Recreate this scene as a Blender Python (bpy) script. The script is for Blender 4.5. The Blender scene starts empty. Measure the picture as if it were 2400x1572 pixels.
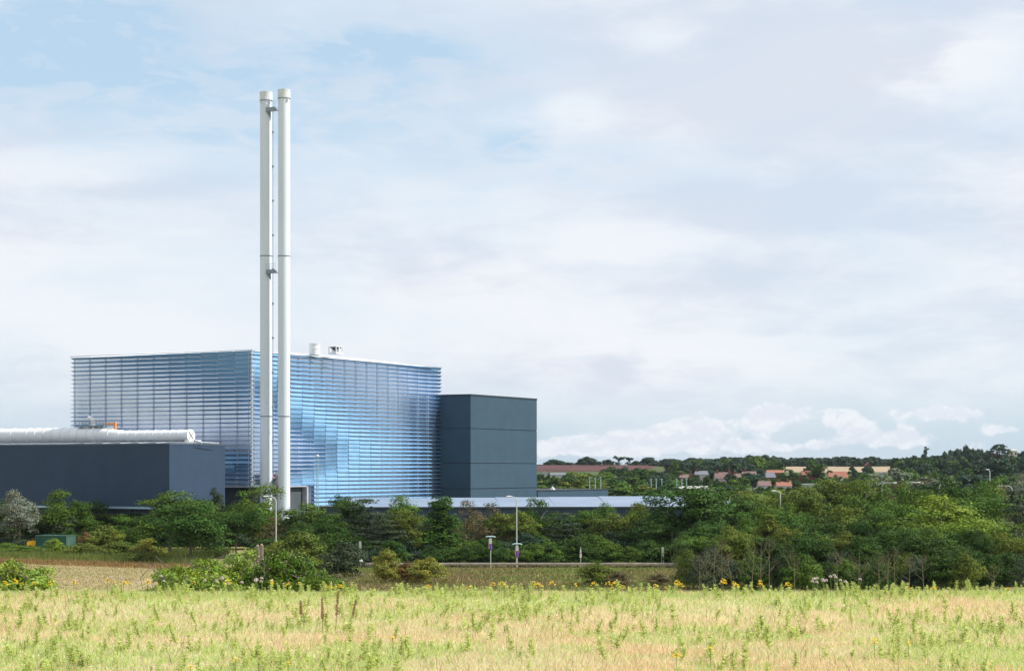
import bpy, math, random
import numpy as np
from mathutils import Vector, Matrix

random.seed(7)
R = math.radians
scene = bpy.context.scene
COL = scene.collection

# ------------------------------------------------------------------ camera
FPX, U0, V0 = 4390.0, 1200.0, 1098.0      # focal length in photo pixels, optical axis, eye-level row
CZ = 2.2                                   # eye height above the meadow
cam_d = bpy.data.cameras.new("camera")
cam = bpy.data.objects.new("camera", cam_d)
COL.objects.link(cam)
cam.location = (0, 0, CZ)
cam.rotation_euler = (R(90), 0, 0)
cam_d.sensor_fit = 'HORIZONTAL'
cam_d.sensor_width = 36
cam_d.lens = 36 * FPX / 2400
cam_d.shift_y = (V0 - 786) / 2400
cam_d.clip_start = 0.5
cam_d.clip_end = 20000
scene.camera = cam

# ------------------------------------------------------------------ sun, exposure
SUN_EL, SUN_AZ = 46, 87          # azimuth: degrees from behind the camera towards the right
sx = math.sin(R(SUN_AZ)) * math.cos(R(SUN_EL))
sy = -math.cos(R(SUN_AZ)) * math.cos(R(SUN_EL))
sz = math.sin(R(SUN_EL))
sun_d = bpy.data.lights.new("sun", 'SUN')
sun_d.energy = 4.9
sun_d.angle = R(0.53)
sun_d.color = (1.0, 0.955, 0.88)
sun = bpy.data.objects.new("sun", sun_d)
COL.objects.link(sun)
sun.rotation_euler = Vector((sx, sy, sz)).to_track_quat('Z', 'Y').to_euler()
sun.location = (60, -60, 120)

scene.view_settings.view_transform = 'Standard'
scene.view_settings.look = 'None'
scene.view_settings.exposure = 0.2
scene.view_settings.gamma = 1.0
scene.view_settings.use_curve_mapping = False
scene.render.engine = 'CYCLES'
scene.cycles.use_denoising = True
scene.cycles.max_bounces = 6
scene.cycles.transparent_max_bounces = 8

# ------------------------------------------------------------------ sky
world = bpy.data.worlds.new("World")
scene.world = world
world.use_nodes = True
wn, wl = world.node_tree.nodes, world.node_tree.links
wn.clear()


class NT:
    """small helper to write node maths"""
    def __init__(s, tree):
        s.t, s.n, s.l = tree, tree.nodes, tree.links

    def node(s, kind, **kw):
        n = s.n.new(kind)
        for k, v in kw.items():
            setattr(n, k, v)
        return n

    def put(s, sock, v):
        if hasattr(v, 'is_output'):
            s.l.new(v, sock)
        else:
            sock.default_value = v

    def m(s, op, a, b=0.0, c=0.0, clamp=False):
        n = s.node('ShaderNodeMath', operation=op)
        n.use_clamp = clamp
        s.put(n.inputs[0], a); s.put(n.inputs[1], b); s.put(n.inputs[2], c)
        return n.outputs[0]

    def ramp(s, x, a, b, lo=0.0, hi=1.0, smooth=True):
        n = s.node('ShaderNodeMapRange')
        n.interpolation_type = 'SMOOTHSTEP' if smooth else 'LINEAR'
        s.put(n.inputs['Value'], x)
        n.inputs['From Min'].default_value = a; n.inputs['From Max'].default_value = b
        n.inputs['To Min'].default_value = lo; n.inputs['To Max'].default_value = hi
        return n.outputs['Result']

    def mix(s, f, a, b, blend='MIX'):
        n = s.node('ShaderNodeMix', data_type='RGBA', blend_type=blend)
        s.put(n.inputs['Factor'], f)
        for k, v in (('A', a), ('B', b)):
            sk = [i for i in n.inputs if i.name == k and i.type == 'RGBA'][0]
            s.put(sk, v if hasattr(v, 'is_output') else (*v[:3], 1.0))
        return [o for o in n.outputs if o.type == 'RGBA'][0]

    def noise(s, vec, scale, detail=4.0, rough=0.5, dist=0.0):
        n = s.node('ShaderNodeTexNoise')
        if vec is not None:
            s.put(n.inputs['Vector'], vec)
        n.inputs['Scale'].default_value = scale
        n.inputs['Detail'].default_value = detail
        n.inputs['Roughness'].default_value = rough
        n.inputs['Distortion'].default_value = dist
        return n.outputs['Fac']

    def vmul(s, v, k):
        n = s.node('ShaderNodeVectorMath', operation='MULTIPLY')
        s.put(n.inputs[0], v); n.inputs[1].default_value = k
        return n.outputs[0]

    def vadd(s, v, k):
        n = s.node('ShaderNodeVectorMath', operation='ADD')
        s.put(n.inputs[0], v); n.inputs[1].default_value = k
        return n.outputs[0]


W = NT(world.node_tree)
tc = W.node('ShaderNodeTexCoord')
d = tc.outputs['Generated']
sep = W.node('ShaderNodeSeparateXYZ')
wl.new(d, sep.inputs[0])
dx, dy, dz = sep.outputs
ady = W.m('MAXIMUM', W.m('ABSOLUTE', dy), 0.05)
S = W.m('DIVIDE', dx, ady)
T = W.m('DIVIDE', dz, ady)

sky = W.node('ShaderNodeTexSky', sky_type='NISHITA')
sky.sun_disc = False
sky.sun_elevation = R(SUN_EL)
sky.sun_rotation = math.atan2(sx, sy)
sky.air_density = 1.0
sky.dust_density = 1.0
sky.ozone_density = 2.0

flat = W.vmul(d, (1.0, 1.0, 2.9))
n_big = W.noise(W.vadd(flat, (3.1, 1.7, 0.4)), 4.2, 7, 0.56, 0.5)
n_mid = W.noise(W.vadd(flat, (7.3, 2.2, 5.1)), 11.0, 6, 0.55, 0.35)
n_fine = W.noise(W.vmul(d, (1.0, 1.0, 3.2)), 30.0, 7, 0.62, 0.4)


def blob(u, v, a, b, amt, wob=0.02):
    """a soft patch of open sky or cloud at a direction of the place"""
    s0, t0 = (u - U0) / FPX, (V0 - v) / FPX
    ws = W.m('MULTIPLY_ADD', W.m('SUBTRACT', n_mid, 0.5), wob * 3, W.m('SUBTRACT', S, s0))
    wt = W.m('MULTIPLY_ADD', W.m('SUBTRACT', n_big, 0.5), wob * 1.2, W.m('SUBTRACT', T, t0))
    e = W.m('ADD', W.m('POWER', W.m('DIVIDE', ws, a), 2.0), W.m('POWER', W.m('DIVIDE', wt, b), 2.0))
    g = W.m('POWER', 2.718, W.m('MULTIPLY', e, -1.0))
    return W.m('MULTIPLY', g, amt)


def total(items):
    o = items[0]
    for i in items[1:]:
        o = W.m('ADD', o, i)
    return o


# thin high veil with openings
openings = total([blob(120, 70, .050, .026, .62), blob(30, 190, .045, .022, .58), blob(250, 60, .025, .018, .45), blob(480, 240, .11, .045, .34), blob(920, 210, .09, .04, .28), blob(1180, 380, .06, .02, .25),
                  blob(470, 200, .050, .0075, .42), blob(890, 118, .030, .007, .75), blob(300, 130, .035, .02, .25),
                  blob(1225, 330, .022, .010, .38), blob(520, 320, .09, .012, .22), blob(1010, 150, .07, .02, .18),
                  blob(1640, 370, .05, .011, .20), blob(1400, 400, .05, .02, .18)])
low_clear = W.ramp(T, 0.012, 0.052, 0.58, 0.0)
veil = W.ramp(n_big, 0.34, 0.64, 0.62, 0.96)
veil = W.m('SUBTRACT', veil, W.m('MULTIPLY', openings, W.ramp(n_fine, 0.36, 0.62, 0.35, 1.05)))
veil = W.m('SUBTRACT', veil, low_clear, clamp=True)
# brightness of the veil: lighter swells, lavender-grey undersides
shade = W.m('ADD', W.m('MULTIPLY', n_mid, 0.58), W.m('MULTIPLY', n_fine, 0.42))
greys = total([blob(1950, 110, .075, .030, .30), blob(1720, 190, .07, .02, .22), blob(1760, 490, .048, .012, .34),
               blob(1330, 80, .04, .02, .18), blob(1990, 330, .08, .02, .12), blob(2120, 510, .06, .012, .20),
               blob(60, 325, .05, .006, .16), blob(330, 440, .06, .006, .16), blob(1430, 850, .012, .007, .22),
               blob(2140, 815, .025, .006, .16), blob(1700, 650, .07, .014, .14), blob(430, 40, .04, .03, .16)])
lights = total([blob(1320, 270, .022, .012, .30), blob(2340, 180, .035, .022, .28), blob(1560, 110, .02, .012, .22),
                blob(200, 370, .07, .012, .22), blob(1500, 570, .05, .012, .18), blob(1830, 812, .06, .0045, .26),
                blob(150, 700, .12, .03, .22), blob(2250, 100, .04, .010, .14), blob(1150, 480, .07, .010, .12),
                blob(1100, 750, .20, .02, .14)])
shade = W.m('ADD', W.m('SUBTRACT', shade, greys), lights)
cl_lo, cl_hi = (6.7, 7.15, 8.05), (8.4, 8.6, 9.0)
cloud_col = W.mix(W.ramp(shade, 0.30, 0.66), cl_lo, cl_hi)
blue = W.mix(0.62, sky.outputs[0], (6.0, 8.1, 9.9))
base = W.mix(veil, blue, cloud_col)
# distant small cumulus low over the hills
cvec = W.vmul(d, (1.0, 1.0, 1.25))
n_cu = W.noise(cvec, 46.0, 6, 0.56, 0.1)
n_cu_up = W.noise(W.vadd(cvec, (0, 0, 0.0035)), 46.0, 6, 0.56, 0.1)
n_sel = W.noise(W.vadd(d, (1.3, 0.2, 0.9)), 9.0, 2, 0.5)
cu_place = total([blob(1630, 1003, .022, .0085, .34, .008), blob(1530, 1025, .026, .006, .30, .008), blob(1810, 980, .022, .0065, .33, .008),
                  blob(1430, 1040, .022, .0055, .26, .006), blob(2110, 1030, .026, .0055, .30, .006), blob(1960, 962, .03, .004, .16, .006),
                  blob(1800, 1042, .04, .0035, .20, .006), blob(1280, 1040, .018, .005, .2, .004),
                  blob(2010, 996, .012, .004, .26, .003), blob(2210, 972, .022, .004, .22, .003),
                  blob(2370, 1006, .022, .0045, .26, .003), blob(1500, 1055, .05, .005, .16, .003)])
band = W.m('MULTIPLY', W.ramp(T, 0.0, 0.008), W.ramp(T, 0.03, 0.052, 1.0, 0.0))
cu = W.m('ADD', W.m('MULTIPLY', n_cu, 0.75), cu_place)
cu = W.m('ADD', cu, W.m('MULTIPLY', W.m('SUBTRACT', n_sel, 0.5), 0.10))
cu_mask = W.m('MULTIPLY', W.ramp(cu, 0.50, 0.585), band)
cu_lit = W.ramp(W.m('SUBTRACT', n_cu, n_cu_up), -0.05, 0.08)
cu_col = W.mix(cu_lit, (7.45, 7.75, 8.5), (8.6, 8.75, 9.1))
skycol = W.mix(W.m('MULTIPLY', cu_mask, 0.78), base, cu_col)
# below the horizon: dull ground-side haze
skycol = W.mix(W.ramp(dz, -0.04, 0.0), (3.0, 3.2, 2.6), skycol)
bg = W.node('ShaderNodeBackground')
bg.inputs['Strength'].default_value = 0.095
wl.new(skycol, bg.inputs['Color'])
wout = W.node('ShaderNodeOutputWorld')
wl.new(bg.outputs[0], wout.inputs[0])
world.cycles.sampling_method = 'MANUAL'
world.cycles.sample_map_resolution = 256

# ------------------------------------------------------------------ helpers
MATS = {}


def mat(name, col, rough=0.7, metal=0.0, var=0.0, vscale=3.0, bump=0.0, bscale=30.0, spec=0.4, stretch=(1, 1, 1), col2=None):
    m = bpy.data.materials.new(name)
    m.use_nodes = True
    N = NT(m.node_tree)
    b = N.n['Principled BSDF']
    b.inputs['Roughness'].default_value = rough
    b.inputs['Metallic'].default_value = metal
    b.inputs['Specular IOR Level'].default_value = spec
    b.inputs['Base Color'].default_value = (*col, 1)
    if var or col2 or bump:
        t = N.node('ShaderNodeTexCoord')
        v = N.vmul(t.outputs['Object'], stretch)
        if var or col2:
            n = N.noise(v, vscale, 6, 0.6)
            c2 = col2 or tuple(min(1, c * (1 + var)) for c in col)
            c1 = col if col2 else tuple(c * (1 - var) for c in col)
            N.l.new(N.mix(N.ramp(n, 0.3, 0.7), c1, c2), b.inputs['Base Color'])
        if bump:
            bn = N.node('ShaderNodeBump')
            bn.inputs['Strength'].default_value = bump
            bn.inputs['Distance'].default_value = 0.05
            N.l.new(N.noise(v, bscale, 5, 0.6), bn.inputs['Height'])
            N.l.new(bn.outputs[0], b.inputs['Normal'])
    MATS[name] = m
    return m


def leaf_mat(name, transl=0.35, rough=0.55, attr=False):
    """foliage: the object's own colour times a per-leaf tint"""
    m = bpy.data.materials.new(name)
    m.use_nodes = True
    N = NT(m.node_tree)
    b = N.n['Principled BSDF']
    b.inputs['Roughness'].default_value = rough
    b.inputs['Specular IOR Level'].default_value = 0.10
    a = N.node('ShaderNodeAttribute', attribute_name='tint')
    if attr:
        c = a.outputs['Color']
    else:
        oi = N.node('ShaderNodeObjectInfo')
        c = N.mix(1.0, oi.outputs['Color'], a.outputs['Color'], 'MULTIPLY')
    N.l.new(c, b.inputs['Base Color'])
    tr = N.node('ShaderNodeBsdfTranslucent')
    N.l.new(c, tr.inputs['Color'])
    mx = N.node('ShaderNodeMixShader')
    mx.inputs[0].default_value = transl
    N.l.new(b.outputs[0], mx.inputs[1]); N.l.new(tr.outputs[0], mx.inputs[2])
    N.l.new(mx.outputs[0], N.n['Material Output'].inputs['Surface'])
    MATS[name] = m
    return m


class MB:
    def __init__(s):
        s.v, s.f = [], []

    def add(s, vs, fs):
        o = len(s.v)
        s.v += [tuple(p) for p in vs]
        s.f += [tuple(i + o for i in f) for f in fs]
        return s

    def box(s, x0, x1, y0, y1, z0, z1):
        return s.add([(x0, y0, z0), (x1, y0, z0), (x1, y1, z0), (x0, y1, z0), (x0, y0, z1), (x1, y0, z1), (x1, y1, z1), (x0, y1, z1)],
                     [(3, 2, 1, 0), (4, 5, 6, 7), (0, 1, 5, 4), (1, 2, 6, 5), (2, 3, 7, 6), (3, 0, 4, 7)])

    def cyl(s, p0, p1, r0, r1=None, n=10, caps=True):
        r1 = r0 if r1 is None else r1
        p0, p1 = Vector(p0), Vector(p1)
        q = (p1 - p0).to_track_quat('Z', 'Y')
        a, b = [], []
        for i in range(n):
            t = 2 * math.pi * i / n
            e = q @ Vector((math.cos(t), math.sin(t), 0))
            a.append(p0 + e * r0); b.append(p1 + e * r1)
        fs = [(i, (i + 1) % n, n + (i + 1) % n, n + i) for i in range(n)]
        if caps:
            fs += [tuple(range(n))[::-1], tuple(range(n, 2 * n))]
        return s.add(a + b, fs)

    def tube(s, pts, r, n=8, r_end=None):
        k = len(pts)
        for i in range(k - 1):
            ra = r if r_end is None else r + (r_end - r) * i / (k - 1)
            rb = r if r_end is None else r + (r_end - r) * (i + 1) / (k - 1)
            s.cyl(pts[i], pts[i + 1], ra, rb, n)
        return s

    def lathe(s, prof, n=24, c=(0, 0)):
        vs = [(c[0] + r * math.cos(2 * math.pi * i / n), c[1] + r * math.sin(2 * math.pi * i / n), z) for r, z in prof for i in range(n)]
        fs = []
        for k in range(len(prof) - 1):
            for i in range(n):
                j = (i + 1) % n
                fs.append((k * n + i, k * n + j, (k + 1) * n + j, (k + 1) * n + i))
        fs += [tuple(range(n))[::-1], tuple(range((len(prof) - 1) * n, len(prof) * n))]
        return s.add(vs, fs)

    def mesh(s, name, m=None, smooth=False):
        me = bpy.data.meshes.new(name)
        me.from_pydata(s.v, [], s.f)
        if m:
            me.materials.append(MATS[m] if isinstance(m, str) else m)
        if smooth:
            me.shade_smooth()
            try:
                me.set_sharp_from_angle(angle=R(40))
            except Exception:
                pass
        me.update()
        return me

    def build(s, name, m, parent=None, smooth=False):
        return obj(name, s.mesh(name, m, smooth), parent)


def obj(name, me, parent=None, loc=(0, 0, 0), rot=(0, 0, 0), scl=(1, 1, 1)):
    o = bpy.data.objects.new(name, me)
    COL.objects.link(o)
    o.location = loc; o.rotation_euler = rot; o.scale = scl
    if parent:
        o.parent = parent
    return o


def tag(o, label=None, cat=None, group=None, kind=None):
    if label: o['label'] = label
    if cat: o['category'] = cat
    if group: o['group'] = group
    if kind: o['kind'] = kind
    return o


def thing(name, label, cat, loc=(0, 0, 0), rz=0.0, group=None):
    o = bpy.data.objects.new(name, None)
    COL.objects.link(o)
    o.location = loc
    o.rotation_euler = (0, 0, rz)
    return tag(o, label, cat, group)


def np_mesh(name, verts, faces, m, tint=None, smooth=False):
    """verts (n,3), faces (k,3|4) numpy, tint (n,3)"""
    me = bpy.data.meshes.new(name)
    nv, nf, w = len(verts), len(faces), faces.shape[1]
    me.vertices.add(nv)
    me.vertices.foreach_set('co', verts.astype(np.float32).ravel())
    me.loops.add(nf * w)
    me.loops.foreach_set('vertex_index', faces.astype(np.int32).ravel())
    me.polygons.add(nf)
    me.polygons.foreach_set('loop_start', np.arange(0, nf * w, w, dtype=np.int32))
    if tint is not None:
        at = me.attributes.new('tint', 'FLOAT_COLOR', 'POINT')
        at.data.foreach_set('color', np.concatenate([tint, np.ones((nv, 1))], 1).astype(np.float32).ravel())
    me.materials.append(MATS[m])
    me.update(calc_edges=True)
    if smooth:
        me.shade_smooth()
    return me


def _h(ix, iy, s):
    v = np.sin(ix * 127.1 + iy * 311.7 + s * 74.7) * 43758.5453
    return v - np.floor(v)


def vnoise(x, y, s=0):
    ix, iy = np.floor(x), np.floor(y)
    fx, fy = x - ix, y - iy
    fx, fy = fx * fx * (3 - 2 * fx), fy * fy * (3 - 2 * fy)
    a, b = _h(ix, iy, s), _h(ix + 1, iy, s)
    c, e = _h(ix, iy + 1, s), _h(ix + 1, iy + 1, s)
    return (a * (1 - fx) + b * fx) * (1 - fy) + (c * (1 - fx) + e * fx) * fy


def fbm(x, y, s=0, o=4):
    t, a, tot = 0, 1.0, 0
    for i in range(o):
        t = t + a * vnoise(x * 2 ** i, y * 2 ** i, s + i * 13)
        tot += a
        a *= 0.5
    return t / tot


# ------------------------------------------------------------------ terrain
PROF = np.array([(-400, 0.5), (0, 0.05), (32.3, 0), (37.5, -.4), (50, -2.1), (80, -6.2), (130, -11.0), (165, -11.7), (540, -11.7), (800, -8.5),
                 (1000, -5.2), (1280, -0.6), (1500, 5.2), (1620, 5.6), (2600, -10), (4800, -25)])


def H(x, y):
    x = np.asarray(x, float); y = np.asarray(y, float)
    h = np.interp(y, PROF[:, 0], PROF[:, 1])
    far = np.clip((y - 600) / 500, 0, 1)
    right = np.clip((x - 120) / 200, 0, 1)
    h = h + far * right * 3.0 * np.clip((1280 - y) / 200, 0, 1)
    near = np.clip((36 - y) / 8, 0, 1)
    h = h + near * (fbm(x * .12, y * .12, 5) - .5) * .22
    return h


def Hf(x, y):
    return float(H(x, y))


def X(u, Y):
    return (u - U0) / FPX * Y


def Z(v, Y):
    return CZ + (V0 - v) / FPX * Y


def G(u, Y, dz=0.0):
    x = X(u, Y)
    return (x, Y, Hf(x, Y) + dz)


# ground material: meadow, valley grass, far pasture (all are the ground's own colours)
gm = bpy.data.materials.new("ground")
gm.use_nodes = True
N = NT(gm.node_tree)
b = N.n['Principled BSDF']
b.inputs['Roughness'].default_value = 0.95
b.inputs['Specular IOR Level'].default_value = 0.1
ge = N.node('ShaderNodeNewGeometry')
sp = N.node('ShaderNodeSeparateXYZ')
N.l.new(ge.outputs['Position'], sp.inputs[0])
pos = ge.outputs['Position']
nA = N.noise(pos, 0.9, 6, 0.65)
nB = N.noise(pos, 6.0, 4, 0.6)
nC = N.noise(pos, 0.12, 5, 0.6)
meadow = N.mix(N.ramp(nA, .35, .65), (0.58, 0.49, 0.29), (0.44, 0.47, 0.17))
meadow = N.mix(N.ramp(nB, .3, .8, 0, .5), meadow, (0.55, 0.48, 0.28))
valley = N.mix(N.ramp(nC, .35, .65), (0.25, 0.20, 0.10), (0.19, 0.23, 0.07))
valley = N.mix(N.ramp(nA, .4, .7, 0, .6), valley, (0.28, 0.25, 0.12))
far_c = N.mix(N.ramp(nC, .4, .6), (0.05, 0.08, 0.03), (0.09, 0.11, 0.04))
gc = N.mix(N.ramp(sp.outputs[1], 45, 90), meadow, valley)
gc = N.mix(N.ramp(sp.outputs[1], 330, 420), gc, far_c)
N.l.new(gc, b.inputs['Base Color'])
MATS['ground'] = gm


def sheet(name, xs, ys, m, dz=0.0, kind='structure', hfun=H):
    xs, ys = np.asarray(xs, float), np.asarray(ys, float)
    gx, gy = np.meshgrid(xs, ys)
    gz = hfun(gx, gy) + dz
    v = np.stack([gx.ravel(), gy.ravel(), gz.ravel()], 1)
    nx = len(xs)
    i, j = np.meshgrid(np.arange(nx - 1), np.arange(len(ys) - 1))
    a = (j * nx + i).ravel()
    f = np.stack([a, a + 1, a + 1 + nx, a + nx], 1)
    o = obj(name, np_mesh(name, v, f, m, smooth=True))
    return tag(o, kind=kind)


ys = np.concatenate([np.linspace(-400, 0, 5), np.linspace(5, 60, 80), np.linspace(64, 200, 40), np.linspace(210, 1700, 120), np.linspace(1800, 4800, 16)])
xs = np.concatenate([np.linspace(-3500, -450, 12), np.linspace(-420, -30, 40), np.linspace(-28, 28, 57), np.linspace(30, 420, 40), np.linspace(450, 3500, 12)])
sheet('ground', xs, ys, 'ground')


def sheet_quad(name, corners, m, dz, n=14):
    """a field given by four ground corners (x,y), following the terrain"""
    c = [np.array(p, float) for p in corners]
    vs, fs = [], []
    for j in range(n + 1):
        for i in range(n + 1):
            p = (c[0] * (1 - i / n) + c[1] * i / n) * (1 - j / n) + (c[3] * (1 - i / n) + c[2] * i / n) * j / n
            vs.append((p[0], p[1], Hf(p[0], p[1]) + dz))
    for j in range(n):
        for i in range(n):
            a = j * (n + 1) + i
            fs.append((a, a + 1, a + n + 2, a + n + 1))
    o = MB().add(vs, fs).build(name, m, smooth=True)
    return tag(o, kind='structure')


mat('red_soil', (0.095, 0.044, 0.042), .95, var=.25, vscale=.02, spec=.1)
mat('gold_stubble', (0.34, 0.265, 0.18), .95, var=.15, vscale=.03, spec=.1)
mat('stubble', (0.36, 0.27, 0.15), .95, vscale=.25, col2=(0.25, 0.23, 0.09), spec=.1, bump=.4, bscale=4)
mat('brown_margin', (0.26, 0.15, 0.055), .95, vscale=.4, col2=(0.18, 0.15, 0.05), spec=.1, bump=.4, bscale=4)
sheet_quad('ploughed_field', [(X(1150, 1290), 1290), (X(1520, 1330), 1330), (X(1540, 1490), 1490), (X(1100, 1490), 1490)], 'red_soil', .2)
sheet_quad('corn_field', [(X(1835, 1290), 1290), (X(2100, 1290), 1290), (X(2110, 1440), 1440), (X(1835, 1440), 1440)], 'gold_stubble', .2)
sheet_quad('stubble_field', [(-75, 205), (-26, 205), (-44, 257.5), (-112, 296)], 'stubble', .012)
sheet_quad('field_margin', [(-112, 296), (-44, 257.5), (-45, 268), (-115, 309)], 'brown_margin', .02)

# ------------------------------------------------------------------ the plant: frame of its buildings
E_R = Vector((0.4863, 0.8738, 0))      # along the faces that recede to the right
E_L = Vector((-0.8738, 0.4863, 0))     # along the faces that recede to the left
RZ = math.atan2(E_R.y, E_R.x)
FLOOR = -11.7


def metal_ribs(name, col, scale, depth, rough=.45, var=.06, axis=2, metal=0.0):
    m = mat(name, col, rough, metal, var=var, vscale=.25, spec=(.5 if metal else .18))
    N = NT(m.node_tree)
    b = N.n['Principled BSDF']
    t = N.node('ShaderNodeTexCoord')
    s = N.node('ShaderNodeSeparateXYZ')
    N.l.new(t.outputs['Object'], s.inputs[0])
    w = N.m('SINE', N.m('MULTIPLY', s.outputs[axis], 6.2832 * scale))
    w = N.ramp(w, -.4, .4)
    bp = N.node('ShaderNodeBump')
    bp.inputs['Strength'].default_value = 1.0
    bp.inputs['Distance'].default_value = depth
    N.l.new(w, bp.inputs['Height'])
    N.l.new(bp.outputs[0], b.inputs['Normal'])
    return m


metal_ribs('navy_cladding', (0.036, 0.062, 0.108), 3.3, .006, rough=.6)
metal_ribs('slate_cladding', (0.044, 0.082, 0.122), 3.3, .005, rough=.6)
metal_ribs('lilac_cladding', (0.74, 0.80, 0.93), 2.4, .003, rough=.26, metal=.75)
mat('dark_plinth', (0.030, 0.045, 0.060), .6, var=.15, vscale=.3)
mat('seam', (0.02, 0.03, 0.042), .7)
mat('trim', (0.07, 0.10, 0.14), .5)
mat('white_roof', (0.72, 0.74, 0.77), .5, var=.04, vscale=.2)
mat('pale_metal', (0.50, 0.54, 0.60), .4, .3, var=.06, vscale=1)
mat('grey_steel', (0.22, 0.26, 0.30), .5, .3, var=.1, vscale=1)
mat('dark_steel', (0.05, 0.06, 0.075), .5, .3)
mat('strip_metal', (0.35, 0.50, 0.60), .35, .3)
mat('duct_pink', (0.42, 0.30, 0.28), .6, var=.12, vscale=.6)
mat('dark_wall', (0.07, 0.085, 0.10), .7, var=.12, vscale=.25)
mat('roof_sheet', (0.21, 0.27, 0.36), .6, .0, var=.08, vscale=.15)

# blue polycarbonate blade
bm_ = bpy.data.materials.new('blue_blade')
bm_.use_nodes = True
N = NT(bm_.node_tree)
b = N.n['Principled BSDF']
b.inputs['Roughness'].default_value = 0.32
b.inputs['Specular IOR Level'].default_value = 0.55
oi = N.node('ShaderNodeTexCoord')
bn = N.noise(oi.outputs['Object'], 0.5, 4, .6)
bc = N.mix(N.ramp(bn, .3, .7), (0.19, 0.40, 0.65), (0.24, 0.46, 0.72))
N.l.new(bc, b.inputs['Base Color'])
tr = N.node('ShaderNodeBsdfTranslucent')
tr.inputs['Color'].default_value = (0.10, 0.36, 0.75, 1)
mx = N.node('ShaderNodeMixShader')
mx.inputs[0].default_value = 0.10
N.l.new(b.outputs[0], mx.inputs[1]); N.l.new(tr.outputs[0], mx.inputs[2])
N.l.new(mx.outputs[0], N.n['Material Output'].inputs['Surface'])
MATS['blue_blade'] = bm_

# ---- louvred hall
DC = 355.0
C = Vector((X(590, DC), DC, FLOOR))
hall = thing('louvred_hall', 'huge boiler hall wrapped in blue louvre blades behind the twin chimneys', 'building', C, RZ)
LR, LL = 69.0, 45.0                 # lengths of the two faces (local x and local y)
ZT = Z(820, DC) - FLOOR             # top of the louvres above ground
ZB = Z(1138, DC) - FLOOR            # underside of the upper louvres
NROW = 31
PITCH = (ZT - ZB) / NROW
NBR, NBL = 17, 11
BR, BL = LR / NBR, LL / NBL
MB().box(.9, LR, .9, LL, ZB - 4.4, ZT - .3).build('wall', 'lilac_cladding', hall)
MB().box(1.3, LR - .2, 1.3, LL - .4, 0, ZB - 4.4).build('plinth', 'dark_plinth', hall)
# dark recessed wall below the louvres near the corner
MB().box(.6, 17.2, .55, .9, 0, ZB - .35).build('loading_bay_wall', 'dark_wall', hall)
MB().box(.55, .9, .55, LL, 0, ZB - .35).build('loading_bay_wall', 'dark_plinth', hall)
MB().box(17.2, 17.6, -.55, .6, 0, ZB - .3).build('corner_post', 'pale_metal', hall)
# gently domed white roof
rv, rf = [], []
nx_, ny_ = 22, 16
for j in range(ny_ + 1):
    for i in range(nx_ + 1):
        fx, fy = i / nx_, j / ny_
        zz = ZT - .25 + 1.45 * (1 - (2 * fx - 1) ** 4) ** .5 * (1 - (2 * fy - 1) ** 4) ** .5 * .8
        rv.append((-.2 + fx * (LR + .3), -.2 + fy * (LL + .3), zz))
for j in range(ny_):
    for i in range(nx_):
        a = j * (nx_ + 1) + i
        rf.append((a, a + 1, a + nx_ + 2, a + nx_ + 1))
MB().add(rv, rf).build('roof', 'white_roof', hall, smooth=True)
mp = MB()
mp.box(-.3, LR + .1, -.32, -.2, ZT - .06, ZT + .08).box(-.32, -.2, -.3, LL + .1, ZT - .06, ZT + .08)
mp.build('parapet_edge', 'pale_metal', hall)


def grid_tilt(us, vs, tab):
    us, vs = np.array(us), np.array(vs)
    c2 = np.cos(2 * np.radians(np.array(tab, float)))
    s2 = np.sin(2 * np.radians(np.array(tab, float)))

    def f(u, v):
        i = int(np.clip(np.searchsorted(us, u) - 1, 0, len(us) - 2))
        j = int(np.clip(np.searchsorted(vs, v) - 1, 0, len(vs) - 2))
        fu = min(1, max(0, (u - us[i]) / (us[i + 1] - us[i])))
        fv = min(1, max(0, (v - vs[j]) / (vs[j + 1] - vs[j])))
        w = ((1 - fu) * (1 - fv), fu * (1 - fv), (1 - fu) * fv, fu * fv)
        q = ((j, i), (j, i + 1), (j + 1, i), (j + 1, i + 1))
        c = sum(w[k] * c2[q[k]] for k in range(4))
        s = sum(w[k] * s2[q[k]] for k in range(4))
        return math.degrees(math.atan2(s, c)) / 2
    return f


# blade tilt in degrees: + outer edge down (upper side shows), - outer edge up (underside shows)
# left face: u 0 at the far end, 1 at the corner
tilt_L = grid_tilt([0, .2, .4, .6, .8, 1], [0, .12, .2, .4, .6, .72, .82, .9, 1],
                   [[-12, -22, -36, -48, -62, -80],
                    [-8, -14, -24, -38, -54, -76],
                    [-3, -8, -16, -28, -44, -60],
                    [13, 3, -4, -10, -22, -34],
                    [28, 22, 11, 2, -3, -8],
                    [35, 30, 22, 14, 8, 2],
                    [40, 38, 34, 40, 55, 40],
                    [40, 38, 40, 70, -70, -40],
                    [40, 38, 60, -70, -35, -25]])
# right face: u 0 at the corner, 1 at the far end
tilt_R = grid_tilt([0, .12, .2, .35, .5, .65, .8, .9, 1], [0, .12, .25, .38, .5, .6, .7, .85, 1, 1.16],
                   [[70, 45, 20, 7, 2, -6, -22, -38, -62],
                    [-85, 65, 36, 18, 6, 0, -14, -26, -48],
                    [-50, -80, 55, 30, 14, 4, -8, -18, -30],
                    [-25, -55, 85, 48, 28, 12, 3, -6, -14],
                    [-12, -36, -66, 72, 45, 25, 11, 2, -4],
                    [-7, -22, -42, -80, 60, 38, 22, 10, 4],
                    [-5, -14, -28, -55, 85, 52, 32, 18, 9],
                    [-6, -14, -30, -62, 72, 48, 30, 20, 10],
                    [-20, -50, -78, 72, 52, 38, 24, 14, 6],
                    [40, 50, 60, 58, 46, 34, 20, 12, 6]])
CH = .72


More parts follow.
